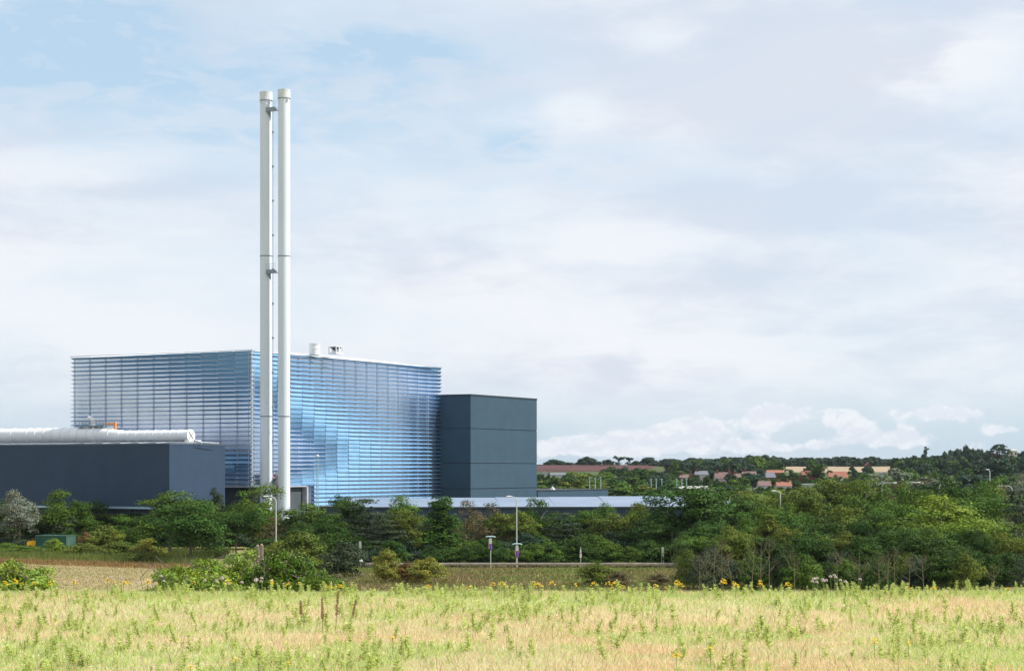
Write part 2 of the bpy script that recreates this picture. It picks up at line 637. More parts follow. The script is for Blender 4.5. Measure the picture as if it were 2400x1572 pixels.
def blade_verts(L):
    """arched plate, axis along x, chord along y"""
    n = 5
    v, f = [], []
    for k in range(n):
        y = (k / (n - 1) - .5) * CH
        z = .045 * (1 - (2 * k / (n - 1) - 1) ** 2)
        t = .022
        v += [(-L / 2, y, z + t), (L / 2, y, z + t), (-L / 2, y, z - t), (L / 2, y, z - t)]
    for k in range(n - 1):
        a, c = 4 * k, 4 * k + 4
        f += [(a, a + 1, c + 1, c), (a + 2, c + 2, c + 3, a + 3), (a, c, c + 2, a + 2), (a + 1, a + 3, c + 3, c + 1)]
    f += [(0, 2, 3, 1), (4 * n - 4, 4 * n - 3, 4 * n - 1, 4 * n - 2)]
    return v, f


bvL, bfL = blade_verts(BL - .10)
bvR, bfR = blade_verts(BR - .10)
meL = MB().add(bvL, bfL).mesh('louvre_blade', 'blue_blade', True)
meR = MB().add(bvR, bfR).mesh('louvre_blade', 'blue_blade', True)
single, joined = [], []
OFF = .30
for r in range(NROW):
    z = ZT - (r + .55) * PITCH
    for k in range(NBL):
        u = (k + .5) / NBL                    # from far end
        y = LL - (k + .5) * BL
        ph = tilt_L(u, r / (NROW - 1)) + random.uniform(-1.5, 1.5)
        vis = r <= 21 or k >= 9
        (single if vis else joined).append((meL, bvL, bfL, (.9 - .95 - OFF + .3, y, z), (R(-ph), 0, R(90))))
for r in range(NROW + 5):
    z = ZT - (r + .55) * PITCH
    for k in range(NBR):
        u = (k + .5) / NBR
        if r >= NROW and k < 4.3:
            continue
        xx = (k + .5) * BR
        if r >= NROW and k == 4:
            continue
        ph = tilt_R(u, r / (NROW - 1)) + random.uniform(-1.5, 1.5)
        joined.append((meR, bvR, bfR, (xx, .9 - .95 - OFF + .3, z), (R(-ph), 0, R(180))))
joined.sort(key=lambda t: (t[0] is not meR, t[3][0]))
need = 300 - len(single)
near_r = [t for t in joined if t[0] is meR and 4 * BR < t[3][0]]
pick = near_r[:max(0, need)]
single = single[:300] + pick
ids = set(id(t) for t in pick)
joined = [t for t in joined if id(t) not in ids]
facade = MB()
for k in range(NBR + 1):
    facade.box(k * BR - .045, k * BR + .045, .70, .80, (ZB - .2 if k < 5 else ZB - 4.3), ZT)
for k in range(1, NBL + 1):
    facade.box(.70, .80, k * BL - .045, k * BL + .045, ZB - .2, ZT)
fr = facade.build('facade_frame', 'white_roof', hall)
for me, bv, bf, loc, rot in single:
    obj('louvre_blade', me, fr, loc, rot)
jb = MB()
from mathutils import Euler
for me, bv, bf, loc, rot in joined:
    M = Matrix.Translation(loc) @ Euler(rot).to_matrix().to_4x4()
    jb.add([M @ Vector(p) for p in bv], bf)
tag(jb.build('louvre_blades', 'blue_blade', fr, True), kind='stuff')
# brackets that carry the blades at every bay joint
kb = MB()
for r in range(0, NROW + 4):
    z = ZT - (r + .55) * PITCH
    for k in range(1, NBR + 1):
        if r >= NROW and k < 5:
            continue
        kb.box(k * BR - .03, k * BR + .03, .52, .69, z - .09, z + .0)
    if r < NROW:
        for k in range(1, NBL + 1):
            kb.box(.52, .69, k * BL - .03, k * BL + .03, z - .09, z + .0)
tag(kb.build('blade_brackets', 'pale_metal', fr), kind='stuff')
# corner column with fins
cc = MB()
cc.cyl((-.05, -.05, ZB - .3), (-.05, -.05, ZT + .1), .16, n=8)
cc.cyl((.75, -.05, ZB - .3), (.75, -.05, ZT), .07, n=6).cyl((-.05, .75, ZB - .3), (-.05, .75, ZT), .07, n=6)
cc.build('corner_column', 'pale_metal', hall)
for r in range(NROW):
    z = ZT - (r + .55) * PITCH
    MB().add([(-.45, -.05, z - .22), (-.05, -.45, z - .22), (.75, -.05, z + .1), (-.05, .75, z + .1), (-.05, -.05, z - .3)],
             [(0, 1, 2, 3), (0, 4, 1), (1, 4, 2), (2, 4, 3), (3, 4, 0)]).build('corner_fin', 'pale_metal', hall)
# lower sill beam
MB().box(.2, 17.4, -.3, .5, ZB - .32, ZB - .1).build('sill_beam', 'pale_metal', hall)
MB().box(-.3, .5, .2, LL, ZB - .32, ZB - .1).build('sill_beam', 'pale_metal', hall)

# roof vents
Yv = 372.0
v1 = thing('roof_vent', 'white round drum vent on the hall roof beside the chimneys', 'vent', (X(737, Yv), Yv, Z(832, Yv)), RZ)
rr = 13.2 / FPX * Yv
MB().lathe([(rr, 0), (rr, 1.2), (rr * 1.04, 1.25), (rr * 1.04, 1.4), (rr, 1.45), (rr, 2.1), (rr * 1.07, 2.14), (rr * 1.07, 2.3), (rr * .8, 2.32)], 24).build('drum', 'white_roof', v1, True)
MB().box(rr * .7, rr + .35, -.25, .25, 0, .6).build('service_box', 'grey_steel', v1)
v2 = thing('roof_cowl', 'square white cowl with dark open louvres on the hall roof', 'vent', (X(787, Yv + 4), Yv + 4, Z(830, Yv + 4)), RZ - R(8))
q = 1.05
MB().box(-q, q, -q, q, 0, .35).build('kerb', 'white_roof', v2)
MB().box(-q, q, -q, q, 1.42, 1.55).build('cap', 'white_roof', v2)
for a, c in ((-q, -q), (q - .14, -q), (-q, q - .14), (q - .14, q - .14)):
    MB().box(a, a + .14, c, c + .14, .35, 1.42).build('post', 'white_roof', v2)
MB().box(-.10, .10, -q + .01, q - .01, .35, 1.42).build('mullion', 'white_roof', v2)
MB().add([(-.9, -.9, 1.42), (.9, -.9, 1.42), (.9, .9, 1.42), (-.9, .9, 1.42), (0, 0, .5)], [(0, 1, 4), (1, 2, 4), (2, 3, 4), (3, 0, 4)]).build('funnel', 'dark_steel', v2)

# ---- twin chimneys
mat('stack_white', (0.66, 0.715, 0.79), .5, var=.05, vscale=.35, stretch=(1, 1, .12))
mat('stack_cap', (0.63, 0.66, 0.69), .6, var=.10, vscale=1.2)


def chimney(u, Y, label, ladder):
    g = (X(u, Y), Y, FLOOR)
    c = thing('chimney', label, 'chimney', g, RZ, 'twin chimneys')
    top = Z(213.5, 346) - FLOOR
    r = 14.1 / FPX * Y

    def zz(v):
        return Z(v, Y) - FLOOR
    MB().lathe([(r * 1.25, 0), (r * 1.25, .6), (r, .65), (r, top - 1.65)], 40).build('shaft', 'stack_white', c, True)
    cap = MB().lathe([(r * .99, top - 1.6), (r * 1.06, top - 1.55), (r * 1.06, top - .45), (r * 1.02, top - .4), (r * 1.05, top - .33), (r * 1.05, top - .03), (r * .9, top), (r * .85, top - .4)], 40).build('cap', 'stack_cap', c, True)
    MB().lathe([(r * 1.0, top - 1.72), (r * 1.08, top - 1.72), (r * 1.08, top - 1.6), (r, top - 1.6)], 40).build('rim_ring', 'grey_steel', cap, True)
    for v in (600, 975):
        z = zz(v)
        MB().lathe([(r, z - .12), (r * 1.05, z - .12), (r * 1.05, z + .05), (r, z + .05)], 40).build('flange_ring', 'grey_steel', c, True)
    for a in (-110, 160, 20, 75):
        p = Vector((math.cos(R(a)), math.sin(R(a)), 0)) * (r + .12)
        MB().cyl((p.x, p.y, top - 2.25), (p.x, p.y, top - 1.8), .13, .16, 8).build('warning_lamp', 'white_roof', c, True)
    if ladder:
        a = R(2) - RZ
        e = Vector((math.cos(a), math.sin(a), 0))
        t = Vector((-e.y, e.x, 0))
        ld = MB()
        for s in (-.22, .22):
            p = e * (r + .14) + t * s
            ld.cyl((p.x, p.y, 6), (p.x, p.y, top - 2.6), .035, n=5)
        for k in range(int((top - 9) / .6)):
            p, q2 = e * (r + .14) + t * .22, e * (r + .14) - t * .22
            z = 6.3 + k * .6
            ld.cyl((p.x, p.y, z), (q2.x, q2.y, z), .02, n=4, caps=False)
        lo = ld.build('ladder', 'grey_steel', c)
        k = 0
        z = zz(312)
        while z > 14:
            p = e * (r + .10)
            q_ = MB().box(p.x - .2, p.x + .2, p.y - .2, p.y + .2, z, z + .34)
            q_.build('rest_landing', 'grey_steel', lo)
            z -= 6.35
    return c, r, top


ch2, r2, top2 = chimney(665.7, 345.0, 'white steel chimney without ladder, right one of the twin pair', False)
ch1, r1, top1 = chimney(623.7, 347.1, 'white steel chimney with ladder up its side, left one of the twin pair', True)
a1, a2 = ch1.location.copy(), ch2.location.copy()
dirv = (a2 - a1).normalized()
rzb = math.atan2(dirv.y, dirv.x)
for v, lab in ((262, 'small grey bridge platform joining the chimney tops'), (641, 'small grey bridge platform joining the chimneys at mid height')):
    z = Z(v, 346)
    p = a1 + dirv * (r1 * .8)
    br = thing('bridge_platform', lab, 'platform', (p.x, p.y, z), rzb, 'chimney bridge platforms')
    L_ = (a2 - a1).length - r1 * .8 - r2 * .8
    yo = -r1 * .72
    MB().box(0, L_, yo - .35, yo + .5, 0, .08).build('deck', 'grey_steel', br)
    MB().box(-.02, L_ * .86, yo - .40, yo - .35, -.06, .66).build('kick_plate', 'grey_steel', br)
    MB().box(L_ * .86, L_ + .05, yo - .40, yo - .35, -.06, .45).build('kick_plate', 'grey_steel', br)
    rl = MB()
    for i in range(6):
        xx = L_ * .9 * i / 5
        rl.cyl((xx, yo - .37, .5), (xx, yo - .37, 1.75), .025, n=5)
    rl.cyl((0, yo - .37, 1.75), (L_ * .9, yo - .37, 1.75), .03, n=5).cyl((0, yo - .37, 1.2), (L_ * .9, yo - .37, 1.2), .025, n=5)
    rl.build('handrail', 'pale_metal', br)
    MB().add([(0, yo - .3, 0), (.75, yo - .3, 0), (.75, yo + .1, 0), (.62, yo + .3, -1.3)], [(0, 1, 3), (1, 2, 3), (0, 3, 2), (0, 2, 1)]).build('shadow_wedge', 'grey_steel', br)  # solid wedge modelled in place of the triangular shadow under the platform
# flue ducts from hall to chimneys
for (c, r, lab) in ((ch1, r1, 'ribbed brownish flue duct entering the chimney that has the ladder'), (ch2, r2, 'ribbed brownish flue duct entering the chimney without ladder')):
    p = c.location
    fd = thing('flue_duct', lab, 'duct', (p.x, p.y, FLOOR), RZ, 'flue ducts behind the chimneys')
    zc = Z(1118, 352) - FLOOR
    far = (C - p).dot(E_L) + .5
    sg = 1 if c is ch1 else -1
    ox = .9 if c is ch1 else -.3
    tt = far / .6
    MB().tube([(0, .3, zc - 3), (ox * .5, .6, zc - 1.6), (ox + .6, 1.0, zc - .4), (ox + 1.6, 1.7, zc), (ox + .81 * tt, far, zc)], .9, 14).build('duct', 'duct_pink', fd, True)
    for k in range(4):
        q_ = Vector((ox + 2.4 + k * 1.1, 2.3 + k * .815, zc))
        MB().cyl(tuple(q_), tuple(q_ + Vector((.08, .06, 0))), .99, n=14).build('stiffener', 'duct_pink', fd, True)
    MB().box(ox + 3.4, ox + 3.8, 3.1, 3.5, 0, zc - .7).build('support_leg', 'dark_steel', fd)

# twin-legged camera mast
g = G(744, 341)
ms = thing('camera_mast', 'slim pale twin-pole mast with a white dome in front of the louvres', 'mast', g)
hm = Z(1070, 341) - g[2]
for s in (-.16, .16):
    MB().cyl((s * 1.6, 0, 0), (s * .7, 0, hm), .075, .05, 6).build('pole', 'strip_metal', ms)
lt = MB()
for k in range(22):
    z = hm * (k + .5) / 22
    sgn = 1 if k % 2 else -1
    lt.cyl((-.22 * sgn, 0, z - hm / 44), (.22 * sgn, 0, z + hm / 44), .02, n=4, caps=False)
lt.build('lattice', 'strip_metal', ms)
MB().lathe([(.02, hm - .05), (.2, hm), (.26, hm + .18), (.2, hm + .36), (.03, hm + .44)], 12).build('dome', 'white_roof', ms, True)

# ---- dark building with the white duct, at the left
YA = 330.0
A = Vector((X(397, YA), YA, FLOOR))
dk = thing('dark_block', 'long low navy clad block under the fat white duct', 'building', A, RZ)
ZA = Z(1038, YA) - FLOOR
ZS = Z(1188, YA) - FLOOR
MB().box(0, 15.8, 0, 75, ZS, ZA - .25).build('wall', 'navy_cladding', dk)
MB().box(-.06, 15.86, -.06, 75.06, ZA - .25, ZA).build('coping', 'trim', dk)
MB().box(-.15, 15.6, .1, 75, ZS - .38, ZS).build('drip_strip', 'strip_metal', dk)
MB().box(.8, 15, .8, 75, 0, ZS - .38).build('undercroft', 'dark_plinth', dk)
for k in range(9):
    MB().box(.15, .55, 1 + k * 8, 1.4 + k * 8, 0, ZS - .38).build('column', 'dark_steel', dk)

mat('duct_white', (0.76, 0.78, 0.80), .45, var=.05, vscale=.4)
# duct axis: runs along local y on the roof, front edge side
dt = thing('steam_duct', 'fat white ribbed steam duct lying along the roof of the navy block', 'duct', A + Vector((0, 0, ZA)), RZ)
xd = 6.0


def along(u):
    """local y on the duct axis that falls on photo column u"""
    s = (u - U0) / FPX
    p = A + E_R * xd
    # (p.x + t*E_L.x) = s*(p.y + t*E_L.y)
    return (s * p.y - p.x) / (E_L.x - s * E_L.y)


def depth(y):
    return (A + E_R * xd + E_L * y).y


y_end = along(447)
y_tap0, y_tap1 = along(292), along(245)
y_far = 74.0
YY = depth(y_end)
rS = 13.2 / FPX * YY
rB = 18.2 / FPX * YY
zc = Z(1020.5, YY) - Z(1038, YA)
zcB = zc + (rB - rS) * .7
dm = MB()


def ring_pts(y, r, z, n=28):
    return [(xd + r * math.cos(2 * math.pi * i / n), y, z + r * math.sin(2 * math.pi * i / n)) for i in range(n)]


def skin(prof, name, m, parent, smooth=True, n=28):
    vs, fs = [], []
    for y, r, z in prof:
        vs += ring_pts(y, r, z, n)
    for k in range(len(prof) - 1):
        for i in range(n):
            j = (i + 1) % n
            fs.append((k * n + i, (k + 1) * n + i, (k + 1) * n + j, k * n + j))
    fs += [tuple(range(n)), tuple(range((len(prof) - 1) * n, len(prof) * n))[::-1]]
    return MB().add(vs, fs).build(name, m, parent, smooth)


skin([(y_end, rS, zc), (y_tap0, rS, zc), (y_tap1, rB, zcB), (y_far, rB, zcB)], 'pipe', 'duct_white', dt)
us = list(range(425, 280, -20)) + [262, 238, 226, 212, 190, 171, 151, 131, 112, 92, 72, 36, 6, -30, -60, -90]
for u in us:
    y = along(u)
    f = min(1, max(0, (y - y_tap0) / (y_tap1 - y_tap0)))
    r, z = rS + (rB - rS) * f, zc + (zcB - zc) * f
    if u == 226:
        skin([(y - .35, r * 1.07, z), (y + .35, r * 1.07, z)], 'expansion_joint', 'duct_white', dt)
    else:
        skin([(y - .07, r * 1.075, z), (y + .07, r * 1.075, z)], 'stiffening_ring', 'duct_white', dt)
# end cap with cross bracing
skin([(y_end - .10, rS * 1.13, zc), (y_end + .35, rS * 1.13, zc)], 'end_flange', 'duct_white', dt)
ec = MB()
for a in (45, 135):
    e = Vector((math.cos(R(a)), 0, math.sin(R(a)))) * rS * .95
    ec.cyl((xd - e.x, y_end - .16, zc - e.z), (xd + e.x, y_end - .16, zc + e.z), .05, n=5)
ec.build('cross_brace', 'grey_steel', dt)
# support rail, saddle and raking struts
MB().box(xd - .9, xd - .72, y_end - .4, y_far, zc - rS - .22, zc - rS - .06).build('support_rail', 'duct_white', dt)
MB().box(xd + .72, xd + .9, y_end - .4, y_far, zc - rS - .22, zc - rS - .06).build('support_rail', 'duct_white', dt)
MB().box(xd - 1.0, xd + 1.0, y_end + .1, y_end + .6, .05, zc - rS * .8).build('saddle', 'duct_white', dt)
k = 0
for u in range(415, -120, -42):
    y = along(u)
    MB().cyl((xd - .8, y, zc - rS - .1), (xd - 2.3, y + 2.9, .08), .085, n=6).build('raking_strut', 'duct_white', dt)
MB().tube([(xd + .3, y_end - .2, zc - rS * .6), (xd + 1.6, y_end - 1.0, .3), (xd + 6.5, y_end - 1.2, .12)], .06, 6).build('drain_pipe', 'duct_white', dt)
MB().tube([(xd + 1.0, y_end - .3, zc - rS * .9), (xd + 2.2, y_end - .5, zc - rS * .9), (xd + 2.5, y_end - .5, .05)], .10, 7).build('drain_pipe', 'duct_white', dt)
# platform on the duct with elbow pipe, and orange davit
yP = along(220)
pl = thing('duct_platform', 'railed grey service platform on top of the white duct', 'platform', A + Vector((0, 0, ZA)), RZ)
zP = zcB + rB + .12
MB().box(xd - .9, xd + .9, along(250), along(185), zP, zP + .28).build('deck', 'grey_steel', pl)
hr = MB()
for i in range(9):
    y = along(250) + (along(185) - along(250)) * i / 8
    for sx_ in (-.85, .85):
        hr.cyl((xd + sx_, y, zP + .2), (xd + sx_, y, zP + 1.15), .03, n=5)
for sx_ in (-.85, .85):
    for hh in (.7, 1.15):
        hr.cyl((xd + sx_, along(250), zP + hh), (xd + sx_, along(185), zP + hh), .03, n=5)
hr.build('handrail', 'grey_steel', pl)
ep = thing('relief_pipe', 'short white elbow pipe standing on the duct platform', 'pipe', A + Vector((0, 0, ZA)), RZ)
MB().tube([(xd, along(219), zP + .282), (xd, along(219), zP + 1.1), (xd, along(217) + .1, zP + 1.45), (xd, along(208), zP + 1.75)], .42, 12).build('elbow', 'duct_white', ep, True)
MB().cyl((xd, along(219), zP + .285), (xd, along(219), zP + .42), .58, n=12).build('base_flange', 'duct_white', ep, True)
mat('orange_paint', (0.80, 0.27, 0.02), .5)
dv = thing('davit_crane', 'orange inverted L davit crane beside the duct platform', 'crane', A + Vector((0, 0, ZA)), RZ)
yD = along(270)
fD = min(1, max(0, (yD - y_tap0) / (y_tap1 - y_tap0)))
zD = zc + (zcB - zc) * fD + (rS + (rB - rS) * fD) - .1
MB().box(xd - .16, xd + .16, yD - .16, yD + .16, zD, zD + 1.45).build('post', 'orange_paint', dv)
MB().box(xd - .13, xd + .13, yD + .16, along(248), zD + .98, zD + 1.26).build('arm', 'orange_paint', dv)

# ---- dark tower to the right of the hall
YT = 411.0
TW = Vector((X(1103, YT), YT, FLOOR))
tw = thing('dark_tower', 'tall slate blue clad tower block beside the louvred hall', 'building', TW, RZ)
zt = [0] + [Z(v, YT) - FLOOR for v in (1145, 1085, 1003.5)] + [Z(923, YT) - FLOOR]
LT = 30.6
for i in range(4):
    MB().box(0, LT, 0, 26, zt[i] + (.07 if i else 0), zt[i + 1] - (.07 if i < 3 else .35)).build('wall_band', 'slate_cladding', tw)
for i in range(1, 4):
    MB().box(.12, LT - .12, .12, 25.9, zt[i] - .07, zt[i] + .07).build('seam', 'seam', tw)
MB().box(-.08, LT + .08, -.08, 26.08, zt[4] - .35, zt[4]).build('coping', 'seam', tw)
ax = thing('low_annexe', 'low slate blue flat annexe running out from the foot of the tower', 'building', TW, RZ)
za = -2.85 - FLOOR
MB().box(LT + .1, 68, -.15, 20, 0, za - .2).build('wall', 'slate_cladding', ax)
MB().box(LT + .1, 68.1, -.25, 20.1, za - .2, za).build('coping', 'seam', ax)
rvx = thing('roof_extract', 'tiny white pyramid vent on the annexe roof', 'vent', TW + E_R * 46 + E_L * 4 + Vector((0, 0, za)), RZ)
MB().add([(-.5, -.5, 0), (.5, -.5, 0), (.5, .5, 0), (-.5, .5, 0), (0, 0, .9)], [(0, 1, 4), (1, 2, 4), (2, 3, 4), (3, 0, 4)]).build('cone', 'white_roof', rvx)
MB().box(-.55, .55, -.55, .55, -.02, .06).build('flange', 'white_roof', rvx)

# ---- long low building with pale roof
lb = thing('low_warehouse', 'long low building with pale blue grey metal roof in front of the tower', 'building', (X(830, 352), 352, FLOOR), R(4))
ze, zr = Z(1187.5, 352) - FLOOR, Z(1166.5, 368) - FLOOR
edges = [-2, 14, 27.5, 38, 48, 57, 66, 78]
for i in range(len(edges) - 1):
    a, c = edges[i], edges[i + 1]
    up = (.0, .05, .13, .2, .3, .36, .4)[i]
    MB().add([(a, -.5, ze), (c, -.5, ze), (c, 16, zr + up), (a, 16, zr + up), (a, -.5, ze - .18), (c, -.5, ze - .18), (c, 16, zr + up - .18), (a, 16, zr + up - .18)],
             [(0, 1, 2, 3), (7, 6, 5, 4), (0, 4, 5, 1), (1, 5, 6, 2), (2, 6, 7, 3), (3, 7, 4, 0)]).build('roof_sheet', 'roof_sheet', lb)
MB().box(-1.6, 77.6, 0, 15.8, 0, ze - .25).build('wall', 'navy_cladding', lb)
MB().box(-2, 78, -.62, -.5, ze - .22, ze + .01).build('gutter', 'dark_steel', lb)
MB().cyl((62, 1, ze + .1), (62, 1, ze + 1.0), .12, n=6).build('flue', 'duct_pink', lb)

# ------------------------------------------------------------------ road behind the bank
mat('asphalt', (0.055, 0.055, 0.058), .9, var=.2, vscale=1.5, spec=.2)
mat('kerb_stone', (0.26, 0.25, 0.20), .9, var=.15, vscale=2)
mat('paint_white', (0.75, 0.75, 0.72), .7)
mat('rail_steel', (0.42, 0.36, 0.31), .55, .2, var=.18, vscale=1.2)
mat('lamp_grey', (0.52, 0.54, 0.52), .5, .1, var=.1, vscale=.5)
mat('sign_white', (0.78, 0.74, 0.74), .5)
mat('sign_purple', (0.20, 0.04, 0.42), .5)
mat('sign_red', (0.45, 0.03, 0.05), .5)
mat('lamp_glass', (0.45, 0.62, 0.66), .25)
mat('old_timber', (0.30, 0.25, 0.19), .9, vscale=3, col2=(0.20, 0.17, 0.13), stretch=(4, 4, .5), bump=.5, bscale=12)


def strip(name, x0, x1, y0, y1, dz, m, t=0.0):
    mb = MB()
    n = 24
    for i in range(n):
        a, c = x0 + (x1 - x0) * i / n, x0 + (x1 - x0) * (i + 1) / n
        if t:
            mb.box(a, c, y0, y1, FLOOR + dz, FLOOR + dz + t)
        else:
            mb.add([(a, y0, FLOOR + dz), (c, y0, FLOOR + dz), (c, y1, FLOOR + dz), (a, y1, FLOOR + dz)], [(0, 1, 2, 3)])
    return tag(mb.build(name, m), kind='structure')


strip('road', X(815, 266), 75, 269.2, 276.0, .02, 'asphalt')
strip('kerb', X(815, 266), 75, 268.9, 269.2, -.05, 'kerb_stone', .15)
strip('road_marking', X(815, 266), 75, 272.5, 272.62, .026, 'paint_white')

# crash barrier: one run from the scrub to the trees
YB = 261.6


def barrier(u0, u1, Y, slope, label, step=3.2, tall=.78):
    x0, x1 = X(u0, Y), X(u1, Y)
    bz = thing('crash_barrier', label, 'barrier', (x0, Y, FLOOR), math.atan2(slope, 1))
    L_ = (x1 - x0)
    # W-profile beam
    prof = [(-.02, -.16), (-.085, -.11), (-.085, -.06), (-.02, 0), (-.085, .06), (-.085, .11), (-.02, .16)]
    n = len(prof)
    vs = [(0, y, tall - .16 + z) for y, z in prof] + [(L_, y, tall - .16 + z) for y, z in prof]
    vs += [(0, y + .012, tall - .16 + z) for y, z in prof] + [(L_, y + .012, tall - .16 + z) for y, z in prof]
    fs = [(i, i + 1, n + i + 1, n + i) for i in range(n - 1)] + [(2 * n + i + 1, 2 * n + i, 3 * n + i, 3 * n + i + 1) for i in range(n - 1)]
    fs += [(n - 1, 3 * n - 1, 4 * n - 1, 2 * n - 1), (0, n, 3 * n, 2 * n)]
    MB().add(vs, fs).build('beam', 'rail_steel', bz)
    post = MB().box(-.05, .05, .0, .11, -.5, tall + .02).mesh('post', MATS['rail_steel'])
    k = 0
    while k * step < L_:
        obj('post', post, bz, (k * step + .2, 0, 0))
        k += 1
    return bz


barrier(855, 1612, YB, 0.0, 'long rusty pale crash barrier along the road edge below the trees')
barrier(1430, 1640, 263.2, 0.004, 'second lower crash barrier behind the end of the long one', tall=.6)


# ------------------------------------------------------------------ street lamps and signs
def lamp(u, vtop, Y, arm_dir, label, arm=1.4, base=None, r=.085, style='arm', grp='street lamps'):
    g = G(u, Y)
    o = thing('street_lamp', label, 'street lamp', g, 0, grp)
    h = Z(vtop, Y) - g[2]
    if style == 'swan':
        pts = [(0, 0, 0), (0, 0, h - .8)]
        for k in range(1, 8):
            a = R(90 * k / 7)
            pts.append((arm_dir * .8 * (1 - math.cos(a)), 0, h - .8 + .8 * math.sin(a)))
        pts.append((arm_dir * (.8 + arm), 0, h))
        MB().tube(pts, r, 8, r * .6).build('pole', 'lamp_grey', o, True)
        xe, zh = arm_dir * (.8 + arm), h
    else:
        MB().tube([(0, 0, 0), (0, 0, 1.2)], r * 1.5, 8).build('base', 'lamp_grey', o)
        pts = [(0, 0, 1.2), (0, 0, h * .96), (arm_dir * .2, 0, h * .985), (arm_dir * arm * .6, 0, h)]
        MB().tube(pts, r, 8, r * .6).build('pole', 'lamp_grey', o, True)
        xe, zh = arm_dir * arm * .6, h
    # head: flat lantern with a bowl
    s = arm_dir
    hd = MB()
    prof = [(0, .08, .05), (.12, .13, .08), (.45, .15, .09), (.7, .11, .06), (.78, .04, .02)]
    n = 10
    vs, fs = [], []
    for x, w, t in prof:
        for i in range(n):
            a = 2 * math.pi * i / n
            vs.append((xe + s * x, w * math.cos(a), zh + .03 + t * math.sin(a)))
    for k in range(len(prof) - 1):
        for i in range(n):
            j = (i + 1) % n
            fs.append((k * n + i, k * n + j, (k + 1) * n + j, (k + 1) * n + i))
    fs += [tuple(range(n)), tuple(range(n * 4, n * 5))]
    he = hd.add(vs, fs).build('lantern', 'sign_white', o, True)
    MB().box(xe + s * .5 - .22, xe + s * .5 + .22, -.12, .12, zh - .11, zh - .05).build('bowl', 'lamp_glass', he)
    return o


lamp(647, 1163, 273.5, -1, 'swan neck street lamp in front of the chimney without ladder', arm=.35, style='swan')
lamp(1211, 1163, 262.6, -1, 'tall street lamp in front of the pale roof above the crash barrier', arm=1.2)
lamp(1829, 1150, 285, -1, 'street lamp half sunk in trees with white head, below the bungalows', arm=1.0)
lamp(2067, 1131, 360, 1, 'street lamp head peeping over trees, leftmost of the four in a row', arm=1.3, style='swan')
lamp(2122, 1130, 352, 1, 'street lamp with curved arm over trees, second of the four in a row', arm=1.3, style='swan')
lamp(2202, 1130, 344, 1, 'street lamp with curved arm over trees, third of the four in a row', arm=1.5, style='swan')
lamp(2372, 1138, 336, -1, 'street lamp among pale branches, last of the four in a row', arm=1.0, style='swan')
lamp(2320, 1100, 420, -1, 'upright pale lamp post rising alone over trees under the cedar hill', arm=.25, r=.12)


def road_sign(u, vtop, Y, label, dzl=0.0, on_lamp=False):
    g = G(u, Y)
    o = thing('lit_sign', label, 'sign', g, 0, 'lit traffic signs by the barrier')
    h = Z(vtop, Y) - g[2]
    z0 = 0 if not on_lamp else h - 3.0
    off = 0 if not on_lamp else -.16
    MB().cyl((off, 0 if not on_lamp else -.2, z0), (off, 0 if not on_lamp else -.2, h), .055, n=8).build('post', 'lamp_grey', o)
    yy = -.08 if not on_lamp else -.28
    MB().tube([(off - .66, yy, h - .05), (off - .4, yy, h + .03), (off + .4, yy, h + .03), (off + .66, yy, h - .08)], .085, 8).build('light_arm', 'lamp_glass', o, True)
    MB().box(off - .17, off + .17, yy - .05, yy, h - .95, h - .25).build('white_plate', 'sign_white', o)
    MB().box(off - .17, off + .17, yy - .052, yy, h - 1.05, h - .955).build('red_band', 'sign_red', o)
    pp = MB().lathe([(.15, h - 1.85), (.17, h - 1.75), (.17, h - 1.15), (.15, h - 1.055)], 10, (off, yy)).build('purple_plate', 'sign_purple', o, True)
    MB().box(off - .27, off - .19, yy - .02, yy + .3, h - 1.7, h - .3).build('back_plate', 'lamp_grey', o)
    return o


road_sign(1150, 1257, 260.3, 'purple and white lit sign on its own thin post by the barrier')
road_sign(1215, 1274, 262.2, 'purple and white lit sign fixed to the tall street lamp', on_lamp=True)


def plate_sign(u, vtop, Y, label, w, h0, kind):
    g = G(u, Y)
    o = thing('traffic_sign', label, 'sign', g, 0)
    h = Z(vtop, Y) - g[2]
    if kind == 'tri':
        MB().cyl((0, 0, 0), (0, 0, h - .1), .045, n=7).build('post', 'lamp_grey', o)
        MB().add([(-w, -.08, h - .85), (w, -.08, h - .85), (0, -.08, h), (-w, -.05, h - .85), (w, -.05, h - .85), (0, -.05, h)],
                 [(0, 1, 2), (5, 4, 3), (0, 3, 4, 1), (1, 4, 5, 2), (2, 5, 3, 0)]).build('triangle_plate', 'sign_white', o)
        MB().box(-w, w, -.085, -.05, h - .96, h - .86).build('red_band', 'sign_red', o)
        MB().box(-w, w, -.08, -.05, h - 1.55, h - .97).build('text_plate', 'sign_white', o)
    else:
        for s in (-.13, .13):
            MB().cyl((s, 0, 0), (s, 0, h), .05, n=7).build('post', 'lamp_grey', o)
        MB().box(-w, w, -.1, -.06, h - h0, h).build('plate', 'lamp_grey', o)
    return o


plate_sign(1361, 1280, 262.3, 'thin red and white triangular sign on a post behind the barrier', .14, 0, 'tri')
plate_sign(844, 1268, 264, 'pale two-post sign seen edge on beside the dark bush', .17, 1.4, 'plate')
plate_sign(1553, 1281, 264, 'grey sign seen edge on near the bare shrub', .15, 1.3, 'plate')
ba = thing('barrier_terminal', 'white and red marker at the start of the crash barrier', 'marker', G(846, 261))
MB().box(-.16, .16, -.1, .1, 0, .75).build('post', 'sign_white', ba)
MB().box(-.17, .17, -.11, .11, .42, .56).build('red_band', 'sign_red', ba)
MB().lathe([(.18, .75), (.24, .85), (.24, 1.15), (.16, 1.28)], 10).build('lantern', 'sign_white', ba, True)

